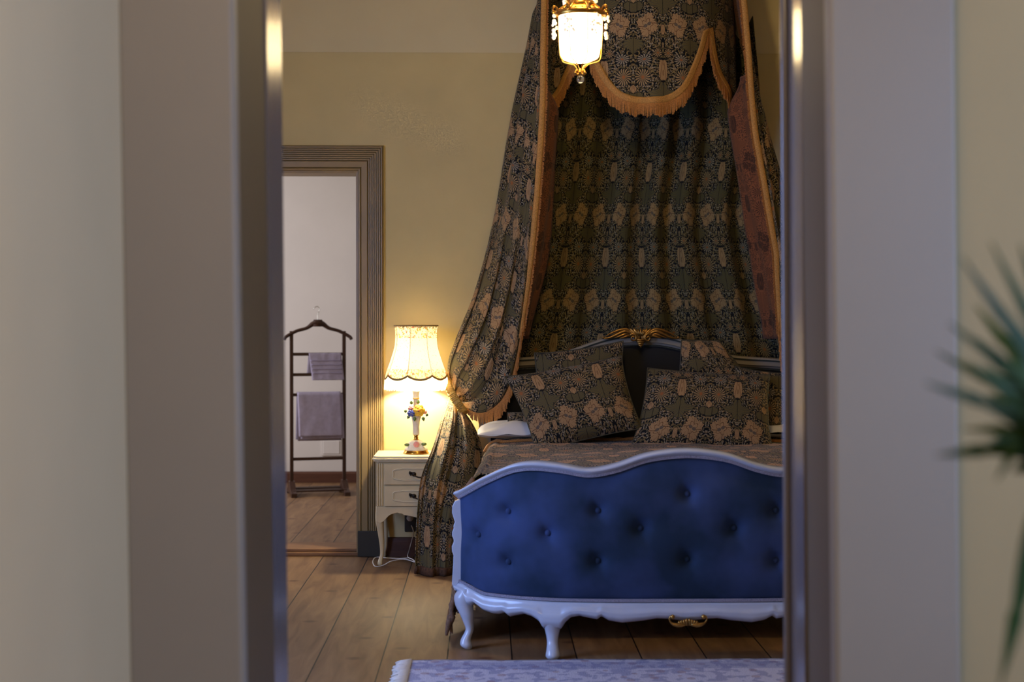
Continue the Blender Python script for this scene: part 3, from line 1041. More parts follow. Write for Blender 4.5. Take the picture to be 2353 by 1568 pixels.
# headboard
HTOP = [(0, 1.163), (0.10, 1.160), (0.20, 1.140), (0.30, 1.106), (0.38, 1.078), (0.44, 1.062), (0.50, 1.052), (0.58, 1.046), (0.68, 1.040), (0.80, 1.030)]
def htop(x): return table(HTOP, abs(x))
mb = MB()
hp = [(0.0, -0.055), (-0.004, -0.040), (-0.022, -0.038), (-0.026, -0.012), (-0.034, -0.008), (-0.034, -0.001), (-0.02, 0.004), (0.02, 0.002), (0.02, -0.055)]
vs = []; NS = 110
for i in range(NS + 1):
    x = lerp(-0.80, 0.80, i / NS)
    for o, up in hp: vs.append((HX_ + x, HY_ + o, htop(x) + up))
m_ = len(hp)
fs = [(i*m_+j, i*m_+(j+1) % m_, (i+1)*m_+(j+1) % m_, (i+1)*m_+j) for i in range(NS) for j in range(m_)]
fs += [tuple(range(m_)), tuple(reversed(range(NS*m_, NS*m_+m_)))]
mb.add(vs, fs)
for s_ in (-1, 1): mb.box(HX_ + s_ * 0.80 - 0.03, HX_ + s_ * 0.80 + 0.03, HY_ - 0.03, HY_ + 0.03, 0, 1.03)
head = mb.build('headboard', M['white_head'], bed, auto=40)
mb = MB()
mb.grid(lambda u, v: (HX_ + lerp(-0.78, 0.78, u), HY_ - 0.002 - 0.02 * (1 - (2*u-1)**8) * (1 - (2*v-1)**6), lerp(0.3, htop(lerp(-0.78, 0.78, u)) - 0.05, v)), 60, 20)
mb.build('padded_panel', M['dark_velvet'], head)
mb = MB()
for zo in (-0.0095, -0.0135):
    mb.tube([(HX_ + lerp(-0.79, 0.79, i/80), HY_ - 0.0335 + (0.004 if zo < -0.012 else 0), htop(lerp(-0.79, 0.79, i/80)) + zo) for i in range(81)], 0.0022, 6)
mb.build('painted_line', M['groove'], head)
mb = MB()
for i in range(260):
    x = lerp(-0.77, 0.77, i / 259)
    mb.ball((HX_ + x, HY_ - 0.016, htop(x) - 0.056), 0.0034, 6)
mb.build('braid', M['groove'], head)
# gilt crest of scrolls and an acanthus leaf
mb = MB()
def H3(px, py, o=0.045):
    return W(px, py, HY_ - o)
for s_ in (-1, 1):
    def q(dx, y_, o=0.05): return H3(1472 + s_ * dx, y_, o)
    # long outer leaf arms
    mb.tube(spline([q(86, 778), q(70, 776), q(50, 767), q(36, 762), q(24, 766), q(13, 776), q(9, 786)], 40), [0.0035 + 0.0075 * math.sin(PI * i / 39) for i in range(40)], 8)
    mb.tube(spline([q(82, 774), q(66, 765), q(46, 758), q(30, 758), q(17, 768), q(8, 782)], 40), [0.002 + 0.0062 * math.sin(PI * i / 39) for i in range(40)], 8)
    mb.tube(spline([q(60, 777), q(46, 772), q(34, 768), q(22, 772)], 24), [0.002 + 0.0055 * math.sin(PI * i / 23) for i in range(24)], 8)
    mb.tube(spline([q(48, 778), q(38, 775), q(28, 772), q(20, 776)], 20), [0.002 + 0.0045 * math.sin(PI * i / 19) for i in range(20)], 8)
    mb.ball(q(86, 776), 0.007, 10)
    # volutes
    vol = []
    for k in range(30):
        a = k / 29 * 2.7 * PI; r_ = 10 * (1 - k / 36)
        vol.append(q(17 + r_ * math.cos(a + 0.6) * 0.9, 777 - r_ * math.sin(a + 0.6), 0.055 + 0.0003 * k))
    mb.tube(vol, [0.0065 - 0.0001 * k for k in range(30)], 8)
    # flaring acanthus blades
    for (dx, y_, r_) in ((30, 757, 0.007), (24, 755, 0.008), (16, 755, 0.007), (9, 757, 0.006)):
        mb.tube(spline([q(4, 784), q(dx * 0.45, 770), q(dx, y_)], 14), [0.003 + r_ * math.sin(PI * (i + 1) / 15) for i in range(14)], 8)
for dx in (-9, -5, 0, 5, 9):
    mb.tube(spline([H3(1472 + dx * 0.3, 773, 0.06), H3(1472 + dx * 0.9, 763, 0.064), H3(1472 + dx * 1.1, 754 + abs(dx) * 0.5, 0.058)], 10), [0.002, .004, .0055, .006, .0058, .005, .0045, .004, .003, .001], 8)
for k in range(4):
    mb.tube(spline([H3(1472 - 10 + k * 1.5, 780 + k * 4, 0.055), H3(1472, 782 + k * 4.3, 0.062), H3(1472 + 10 - k * 1.5, 780 + k * 4, 0.055)], 10), 0.0045, 8)
mb.ball(H3(1472, 797, 0.05), 0.007, 10)
mb.build('gilt_crest', M['gilt'], head)

# mattress, bedspread
def bedx(y): return lerp(FX, HX_, (y - FY) / (HY_ - FY))
ms = MB()
ms.prism([(-0.765, 0.28), (0.765, 0.28), (0.765, 0.58), (0.74, 0.60), (-0.74, 0.60), (-0.765, 0.58)], lambda a, b, t: (bedx(t) + a, t, b), FY + 0.30, HY_ - 0.04)
tag(ms.build('mattress', M['linen'], smooth=False, bevel=0.02), 'thick white mattress hidden under the floral bedspread', 'mattress')

def spread(u, v):
    """u across (left hem to right hem), v from foot to head"""
    Y = lerp(FY + 0.285, 6.97, v)
    s = lerp(-1.31, 1.31, u); a = abs(s); sg = 1 if s > 0 else -1
    hw = 0.80 - 0.02 * v
    nz = noise.noise(Vector((s * 3.0, Y * 2.2, 0.3))) * 0.016 + noise.noise(Vector((s * 9, Y * 5, 4))) * 0.005
    if a < hw - 0.05:
        return (bedx(Y) + s, Y, 0.638 + nz + 0.012 * math.cos(s * 3) + 0.012 * (1 - v))
    t = a - (hw - 0.05)
    if t < 0.0785 * 1.0:
        an = t / 0.05
        return (bedx(Y) + sg * (hw - 0.05 + 0.05 * math.sin(an)), Y, 0.588 + 0.05 * math.cos(an) + nz * (1 - an / 1.6) + 0.012 * (1-v) * (1-an/1.6))
    d = t - 0.0785
    fold = 0.018 * math.sin(Y * 17 + 0.6 * math.sin(Y * 5)) * sstep(0.0, 0.25, d)
    return (bedx(Y) + sg * (hw + 0.012 + (0.07 + 0.09 * (1 - v) ** 3) * d + fold), Y - 0.02 * d, 0.588 - d * (1.0 + 0.06 * math.sin(Y * 6)))
mb = MB()
mb.grid(spread, 200, 90, lambda u, v: (lerp(-1.31, 1.31, u), v * 1.45))
bsp = tag(mb.build('bedspread', M['fabric_b'], solid=0.006), 'brown floral tapestry bedspread draped over the bed behind the blue footboard', 'bedspread')


def fringe(name, pts, length, matr, parent, per_m=260, wd=0.0022, jag=0.25, sway=(0, 0, 0), clump=9, thick=0.0016, lenfn=None):
    mb = MB()
    L = sum((Vector(b) - Vector(a)).length for a, b in zip(pts, pts[1:]))
    n = max(4, int(L * per_m))
    q = spline(pts, n) if len(pts) < 60 else spline(pts[::2] + [pts[-1]], n)
    for i, p in enumerate(q):
        t = (q[min(i+1, n-1)] - q[max(i-1, 0)]); t.z = 0
        if t.length < 1e-6: t = Vector((1, 0, 0))
        t.normalize(); nn = Vector((-t.y, t.x, 0))
        ph = (i % clump) / clump
        ln = length * (1 - jag * abs(2 * ph - 1)) * random.uniform(0.88, 1.08)
        if lenfn: ln *= lenfn(i / n)
        dv = Vector((random.uniform(-1, 1), random.uniform(-1, 1), 0)) * length * 0.07
        e = p + Vector((sway[0], sway[1], -1)) * ln + dv
        ww_ = wd * random.uniform(0.7, 1.2)
        vs = [p - t*ww_ - nn*thick, p + t*ww_ - nn*thick, p + t*ww_ + nn*thick, p - t*ww_ + nn*thick,
              e - t*ww_ - nn*thick, e + t*ww_ - nn*thick, e + t*ww_ + nn*thick, e - t*ww_ + nn*thick]
        mb.add(vs, [(0,1,2,3), (7,6,5,4), (0,4,5,1), (1,5,6,2), (2,6,7,3), (3,7,4,0)])
    return mb.build(name, matr, parent, smooth=False)


for uu in (0.0, 1.0):
    pts = [Vector(spread(uu, v / 40)) + Vector((0, 0, 0.01)) for v in range(41)]
    fringe('fringe', pts, 0.055, M['brown_fringe'], bsp, per_m=240, wd=0.004, thick=0.003)
    # corded hem seen edge-on beside the footboard
    fe = [Vector(spread(0.0 + 0.0 if uu == 0 else 1.0, 0))]
edge = [Vector(spread(lerp(0.0, 0.20, k / 24), 0.0)) + Vector((-0.004 + 0.004 * math.sin(k * 1.7), -0.008, 0)) for k in range(25)]
MB().tube(edge, [0.011 + 0.004 * math.sin(k * 2.3) for k in range(25)], 10).build('hem', M['brown_fringe'], bsp)
tip = [edge[0] + Vector((0.002, 0, 0.03)), edge[0] + Vector((-0.010, -0.005, -0.02)), edge[0] + Vector((-0.014, -0.01, -0.045))]
MB().tube(spline(tip, 10), [0.013, .013, .012, .012, .011, .010, .009, .008, .006, .004], 8).build('tassel', M['brown_fringe'], bsp)
edge2 = [Vector(spread(lerp(0.19, 0.81, k / 60), 1.0)) + Vector((0, 0.0, 0.006)) for k in range(61)]
MB().tube(edge2, [0.009 + 0.002 * math.sin(k * 2.1) for k in range(61)], 8).build('hem', M['gold_fringe'], bsp)


def cushion(name, corners, thick, material, label, cat, group=None, rot=0, su=0.5, sv=0.5, pinch=0.10, wr=0.006, seed=0, off=(0, 0)):
    """corners TL, TR, BR, BL as world points"""
    TL, TR, BR, BL = [Vector(c) for c in corners]
    nrm = (TR - TL).cross(BL - TL).normalized()
    if nrm.y > 0: nrm = -nrm
    nu = nv = 40
    Wd = ((TR - TL).length + (BR - BL).length) / 2; Ht = ((BL - TL).length + (BR - TR).length) / 2
    mb = MB()
    for side in (1, -1):
        def f(u, v, side=side):
            a, b = 2 * u - 1, 2 * v - 1
            # edges pull inwards between the corners
            aa = a * (1 - pinch * (1 - b * b) * 0.6)
            bb = b * (1 - pinch * (1 - a * a) * 0.6)
            uu, vv = (aa + 1) / 2, (bb + 1) / 2
            p = (BL * (1 - uu) + BR * uu) * (1 - vv) + (TL * (1 - uu) + TR * uu) * vv
            e = (1 - abs(a) ** 2.6) * (1 - abs(b) ** 2.6)
            h = thick * max(0, e) ** 0.55
            h += wr * 1.3 * noise.noise(Vector((u * 3.2 + seed, v * 3.2, side))) * (1 - e * 0.3) + wr * noise.noise(Vector((u * 9, v * 4 + seed, side * 2))) * (abs(a) ** 2 + abs(b) ** 2) * 0.9
            if e <= 1e-9: h = wr * 1.3 * noise.noise(Vector((u * 3.2 + seed, v * 3.2, 0)))
            return p + nrm * (h * side if e > 1e-9 else h)
        mb.grid(f, nu, nv, lambda u, v: (off[0] + u * Wd, off[1] + v * Ht))
    o = mb.build(name, material)
    # seam piping
    ed = []
    for k in range(160):
        t = k / 160 * 4; s_, r_ = int(t), t - int(t)
        a, b = [(lerp(-1, 1, r_), -1), (1, lerp(-1, 1, r_)), (lerp(1, -1, r_), 1), (-1, lerp(1, -1, r_))][s_]
        aa = a * (1 - pinch * (1 - b * b) * 0.6); bb = b * (1 - pinch * (1 - a * a) * 0.6)
        uu, vv = (aa + 1) / 2, (bb + 1) / 2
        p = (BL * (1 - uu) + BR * uu) * (1 - vv) + (TL * (1 - uu) + TR * uu) * vv
        ed.append(p + nrm * wr * 1.3 * noise.noise(Vector(((a + 1) / 2 * 3.2 + seed, (b + 1) / 2 * 3.2, 0))))
    ed.append(ed[0])
    MB().tube(ed, 0.0035, 6).build('piping', M['olive_dark'] if material is not M['linen'] else M['linen'], o)
    return tag(o, label, cat, group)


G = 'floral cushions on the bed'
cushion('cushion', [W(1160, 866, 7.00), W(1428, 818, 7.00), W(1477, 985, 6.84), W(1233, 1042, 6.80)], 0.085, M['fabric_cushion_shaded'],
        'large tilted floral cushion leaning at the front left of the bed', 'cushion', G, seed=1, off=(0.02, 0.0))
cushion('cushion', [W(1228, 812, 7.17), W(1432, 784, 7.17), W(1442, 985, 7.08), W(1230, 1000, 7.08)], 0.06, M['fabric_cushion_shaded'],
        'floral cushion standing behind the large tilted one, left of the bare headboard', 'cushion', G, seed=5, off=(0.11, 0.3))
cushion('cushion', [W(1488, 846, 7.00), W(1768, 862, 7.00), W(1778, 1044, 6.80), W(1446, 1036, 6.80)], 0.085, M['fabric_cushion_shaded'],
        'wide floral cushion lying upright at the front right of the bed', 'cushion', G, seed=9, off=(-0.33, 0.02))
cushion('cushion', [W(1566, 782, 7.17), W(1652, 784, 7.17), W(1812, 985, 7.06), W(1556, 985, 7.08)], 0.05, M['fabric_cushion_shaded'],
        'floral cushion peeking up behind the wide one on the right', 'cushion', G, seed=13, off=(0.2, 0.1), pinch=0.0)
cushion('cushion', [W(1690, 842, 7.10), W(1818, 858, 7.13), W(1800, 1012, 7.02), W(1700, 1015, 7.0)], 0.07, M['fabric_cushion_shaded'],
        'floral cushion at the far right of the bed, lit yellow by a lamp', 'cushion', G, seed=17, off=(0.4, 0.15))
cushion('cushion', [W(1166, 948, 7.12), W(1330, 946, 7.12), W(1330, 1022, 7.02), W(1166, 1026, 7.02)], 0.06, M['fabric_cushion_shaded'],
        'small floral cushion tucked low behind the front left one, beside the white pillow', 'cushion', G, seed=21, off=(0.05, 0.22), pinch=0.05)


def sleeping_pillow(x0, x1, label, seed):
    mb = MB()
    for side in (1, -1):
        def f(u, v, side=side):
            a, b = 2*u-1, 2*v-1
            e = (1 - abs(a)**3) * (1 - abs(b)**3)
            h = 0.062 * max(0, e) ** 0.5
            h += 0.024 * noise.noise(Vector((u * 5 + seed, v * 5, 1))) * (1 if side > 0 else 0)
            return (lerp(x0, x1, u), lerp(6.93, 7.26, v), 0.680 + side * h * (0.9 if side > 0 else 0.45) + 0.012 * noise.noise(Vector((u*4, v*4, seed))))
        mb.grid(f, 36, 26)
    return tag(mb.build('pillow', M['linen']), label, 'pillow', 'white pillows')
sleeping_pillow(-0.045, 0.58, 'rumpled white pillow at the left head of the bed', 2)
sleeping_pillow(0.98, 1.62, 'white pillow at the right head of the bed beneath the cushions', 8)

# ================================================================== CANOPY
CX = 0.79
# crown fixed to the wall above the picture's top edge
crown = MB()
for (r0, z0, z1) in ((0.50, 2.86, 2.90), (0.52, 2.90, 2.915)):
    poly = [(r0 * math.sin(lerp(-PI/2, PI/2, k/30)), -r0 * 0.96 * math.cos(lerp(-PI/2, PI/2, k/30))) for k in range(31)]
    crown.prism(poly, lambda a, b, t: (CX + a, BY + b, t), z0, z1)
tag(crown.build('bed_coronet', M['gilt'], auto=30), 'gilt half round coronet fixed to the wall above the bed', 'coronet')


def cusp_z(ph):
    """height of the valance edge at angle ph (radians from the front)"""
    a = abs(ph); c = R(38)
    if a < c: return 2.300 + 0.40 * (a / c) ** 2.9
    t = (a - c) / (PI / 2 - c)
    return 2.70 - 0.53 * t ** 0.45


def val_pt(ph, z, o=0.0):
    a = 0.505 + 0.03 * (2.9 - z) + o
    b = 0.47 + 0.04 * (2.9 - z) + o
    rip = 0.006 * math.sin(ph * 22) * clamp((2.9 - z) * 2)
    return Vector((CX + (a + rip) * math.sin(ph), BY - (b + rip) * math.cos(ph) , z))


mb = MB()
mb.grid(lambda u, v: val_pt(lerp(-PI/2, PI/2, u), lerp(2.88, cusp_z(lerp(-PI/2, PI/2, u)), v)), 180, 30,
        lambda u, v: ((u - 0.5) * 1.62 + 0.165 * 4, lerp(2.88, cusp_z(lerp(-PI/2, PI/2, u)), v) + 0.10))
val = tag(mb.build('canopy_valance', M['fabric'], solid=0.004, flip=True, mats=[M['lining']]), 'scalloped floral valance with gold fringe hanging high over the bed', 'valance')
N_ = 220
phs = []
for i in range(N_ + 1):
    phs.append(lerp(-PI/2, PI/2, i / N_))
# gold braid band following the scalloped edge
mb = MB(); vs = []
for i, ph in enumerate(phs):
    p = val_pt(ph, cusp_z(ph), 0.004); q = phs[min(i+1, N_)]; r_ = phs[max(i-1, 0)]
    t = (val_pt(q, cusp_z(q)) - val_pt(r_, cusp_z(r_))).normalized()
    out = Vector((math.sin(ph), -math.cos(ph), 0))
    up = out.cross(t); up = up if up.z > 0 else -up
    for k, (a_, b_) in enumerate(((0.0, 0.002), (0.010, 0.006), (0.017, 0.003), (0.024, 0.006), (0.034, 0.002), (0.034, -0.002), (0, -0.002))):
        vs.append(p + up * a_ + out * b_)
fs = [(i*7+j, i*7+(j+1) % 7, (i+1)*7+(j+1) % 7, (i+1)*7+j) for i in range(N_) for j in range(7)]
mb.add(vs, fs)
mb.build('braid', M['gold_braid'], val)
pts = [val_pt(ph, cusp_z(ph) + 0.004, 0.005) for ph in phs]
fringe('fringe', pts, 0.072, M['gold_fringe'], val, per_m=330, wd=0.0021, jag=0.22, clump=22)

# back curtain: pleated cloth on the wall
mb = MB()
def backc(u, v):
    z = lerp(2.86, 0.35, v)
    hw = ltable([(0, 0.45), (0.4, 0.55), (0.75, 0.78), (1, 0.80)], v)
    x = lerp(-hw - 0.04 * (1 - v), hw + 0.13 * (1 - sstep(0.2, 0.5, v)), u)
    pl = math.sin(u * PI * 2 * 6.5 + 0.5 + 0.6 * math.sin(u * 9))
    pl = math.copysign(abs(pl) ** 0.7, pl)
    y = BY - 0.055 + 0.030 * pl + 0.006 * math.sin(u * 60 + v * 3)
    return (CX + x + 0.008 * math.sin(v * 5 + u * 14), y, z)
mb.grid(backc, 260, 60, lambda u, v: ((u - 0.5) * 1.85 + 0.66, lerp(2.86, 0.35, v)))
tag(mb.build('back_curtain', M['fabric_back_shaded'], solid=-0.004), 'pleated dark floral cloth hanging on the wall behind the headboard', 'curtain', 'canopy curtains')


def draped_curtain(side, label):
    """side -1: left one, built where the photograph shows it; +1: its mirror image"""
    def mir(p):
        p = Vector(p)
        if side > 0: p.x = 2 * CX - p.x + ltable([(0.0, 0.05), (1.0, 0.05), (1.57, 0.08), (1.9, 0.045), (2.17, 0.01), (2.43, -0.01), (2.9, -0.045)], p.z)
        return p
    K0 = [W(1244, -95, 7.42), W(1215, 90, 7.42), W(1182, 250, 7.41), W(1140, 480, 7.40), W(1090, 665, 7.38), W(1044, 785, 7.36), W(1028, 842, 7.34), W(1038, 893, 7.32)]
    K1 = [W(1249, -95, 7.25), W(1226, 90, 7.25), W(1200, 260, 7.24), W(1165, 500, 7.22), W(1118, 700, 7.22), W(1074, 810, 7.24), W(1046, 870, 7.27), W(1044, 903, 7.29)]
    K2 = [W(1252, -95, 7.05), W(1240, 100, 7.05), W(1224, 280, 7.05), W(1196, 540, 7.08), W(1160, 720, 7.12), W(1120, 845, 7.17), W(1080, 905, 7.22), W(1049, 917, 7.26)]
    K3 = [W(1255, -95, 6.98), W(1251, 100, 6.98), W(1246, 290, 7.00), W(1226, 560, 7.04), W(1204, 735, 7.08), W(1180, 860, 7.14), W(1152, 922, 7.18), W(1105, 950, 7.2), W(1056, 930, 7.24)]
    n = 90
    KS = [spline(k, n + 1) for k in (K0, K1, K2, K3)]
    K1b = spline([W(1170, 885, 7.16), W(1150, 925, 7.18)], 3)
    LEN = 2.25

    def f(u, v):
        j = v * n; j0 = min(int(j), n - 1); fr = j - j0
        P = [k[j0].lerp(k[j0+1], fr) for k in KS]
        t = u * 3; i = min(int(t), 2); s_ = t - i
        # quadratic blend between key folds
        a = P[max(i-1, 0)]; b = P[i]; c = P[i+1]; d = P[min(i+2, 3)]
        q = 0.5 * ((2*b) + (c - a)*s_ + (2*a - 5*b + 4*c - d)*s_*s_ + (3*b - a - 3*c + d)*s_**3)
        env = lerp(0.35, 1.0, sstep(0, 0.3, v)) * lerp(1, 0.30, sstep(0.8, 1.0, v))
        w_ = math.sin(u * 2 * PI * 3.6 + 0.8 * math.sin(v * 3)) + 0.22 * math.sin(u * 2 * PI * 8 + 2 + v * 2)
        edge_ = sstep(0, 0.06, 1 - u)
        q = q + Vector((-1, -0.15, 0)).normalized().lerp(Vector((0.35, -1, 0)).normalized(), sstep(0.3, 0.8, v)) * (lerp(0.014, 0.027, sstep(0.25, 0.7, v)) * w_ * env * lerp(0.3, 1, edge_))
        if v > 0.72: q = q + Vector((0, 0, 1)) * 0.007 * math.sin(u * 2 * PI * 5.0) * sstep(0.72, 0.95, v)
        return q
    mb = MB()
    mb.grid(lambda u, v: mir(f(u, v)), 150, 110, lambda u, v: (u * 0.56 + 0.05, (1 - v) * LEN + 0.08))
    # tail below the tie
    T0 = [W(1036, 895, 7.32), W(1014, 960, 7.26), W(992, 1030, 7.11), W(966, 1100, 7.04), W(957, 1190, 6.98), W(954, 1270, 6.94), W(954, 1322, 6.90)]
    T1 = [W(1042, 905, 7.26), W(1036, 960, 7.17), W(1022, 1030, 7.04), W(1002, 1110, 6.98), W(992, 1200, 6.93), W(990, 1270, 6.90), W(990, 1328, 6.86)]
    T2 = [W(1050, 918, 7.24), W(1062, 965, 7.16), W(1066, 1040, 7.06), W(1052, 1120, 7.00), W(1036, 1200, 6.95), W(1030, 1270, 6.92), W(1028, 1326, 6.88)]
    T3 = [W(1060, 936, 7.26), W(1092, 985, 7.22), W(1108, 1045, 7.18), W(1096, 1120, 7.14), W(1082, 1200, 7.1), W(1074, 1270, 7.06), W(1072, 1322, 7.02)]
    TS = [spline(k, 61) for k in (T0, T1, T2, T3)]

    def g(u, v):
        j = v * 60; j0 = min(int(j), 59); fr = j - j0
        P = [k[j0].lerp(k[j0+1], fr) for k in TS]
        t = u * 3; i = min(int(t), 2); s_ = t - i
        a = P[max(i-1, 0)]; b = P[i]; c = P[i+1]; d = P[min(i+2, 3)]
        q = 0.5 * ((2*b) + (c - a)*s_ + (2*a - 5*b + 4*c - d)*s_*s_ + (3*b - a - 3*c + d)*s_**3)
        env = lerp(0.35, 1, sstep(0, 0.3, v))
        w_ = math.sin(u * 2 * PI * 3.0 + 1.5 * v + 0.5) + 0.3 * math.sin(u * 2 * PI * 8.3 + 2)
        q = q + Vector((0.2, -1, 0)).normalized() * 0.018 * w_ * env
        if q.z < 0.006: q.z = 0.006
        return q
    mb.grid(lambda u, v: mir(g(u, v)), 110, 80, lambda u, v: (u * 0.46 + 0.03, 0.95 - v * 0.98 + 0.17))
    cur = tag(mb.build('draped_curtain', M['fabric'], solid=0.004, flip=side < 0, mats=[M['lining']]), label, 'curtain', 'canopy curtains')
    # gold edge down the leading side
    le = [mir(f(1.0, v / 120)) for v in range(121)]
    up_n = 92
    mb = MB()
    mb.tube([p + Vector((side * 0.008, -0.004, 0)) for p in le[:up_n]], 0.015, 8, flat=0.45, nrm=(0, 1, 0))
    mb.build('braid', M['gold_braid'], cur)
    # short thread fringe on the upright part, longer where the edge swings back to the tie
    mb = MB()
    for k in range(900):
        t = k / 900 * (up_n - 2); i = int(t); p = le[i].lerp(le[i+1], t - i)
        ln = random.uniform(0.010, 0.017)
        e = p + Vector((-side * ln * 1.0, -0.004, -random.uniform(0.004, 0.014)))
        mb.tube([p, e], 0.0022, 4)
    mb.build('fringe', M['gold_fringe'], cur, smooth=False)
    lower = [p + Vector((0, -0.004, 0)) for p in le[86:119]]
    fringe('fringe', lower, 0.085, M['gold_fringe'], cur, per_m=330, wd=0.0022, clump=14, jag=0.2, lenfn=lambda t: min(1, 0.35 + 2.6 * (1 - t)) * min(1, 0.45 + 1.3 * t))
    # hem braid on the tail
    hem = [mir(g(k / 60, 0.985)) + Vector((0, -0.004, 0.012)) for k in range(61)]
    MB().tube(hem, 0.022, 8, flat=0.35, nrm=(0, 1, 0)).build('hem_fringe', M['hem'], cur)
    # lining turned inwards behind the leading edge
    def lin(u, v):
        p = f(1.0, 0.22 + v * 0.54)
        wd_ = 0.085 * sstep(0.0, 0.14, v) * lerp(1.0, 0.55, sstep(0.6, 1, v))
        return mir(p + Vector((u * wd_ + 0.006 * math.sin(u * 9 + v * 7), 0.006 + 0.20 * u, 0)))
    mb = MB()
    mb.grid(lin, 14, 60, lambda u, v: (u * 0.2, (1 - v) * 1.5))
    mb.build('lining', M['lining'], cur, solid=0.003)
    # woven gold tie-back
    tb = [mir(p) for p in (W(1034, 862, 7.36), W(1029, 880, 7.27), W(1037, 903, 7.20), W(1050, 925, 7.17), W(1064, 944, 7.19), W(1070, 950, 7.26))]
    mb = MB(); sp = spline(tb, 40)
    mb.tube(sp, [0.021] * 40, 12, flat=0.35, nrm=(0, 1, 0))
    for k in range(30):
        i = 2 + k * 36 / 30; a = sp[int(i)]; b = sp[min(int(i) + 1, 39)]
        t = (b - a).normalized(); o_ = Vector((0, -1, 0)); c = t.cross(o_).normalized()
        for q_ in (-2, -1, 0, 1, 2):
            mb.ball(a + o_ * 0.0085 + c * (q_ * 0.0072 + (0.0036 if k % 2 else 0)), 0.0042, 6)
    tbk = tag(mb.build('curtain_tieback', M['rope']), 'woven gold tieback round the %s bed curtain' % ('left' if side < 0 else 'right'), 'tieback', 'curtain tiebacks')
    return cur


draped_curtain(-1, 'long floral bed curtain tied back beside the lit lamp, gold fringed edge')
draped_curtain(1, 'long floral bed curtain on the right, partly hidden by the near door frame')

# ================================================================== NIGHTSTANDS AND LAMPS
NS_LOC = (-0.32, 7.29, 0)


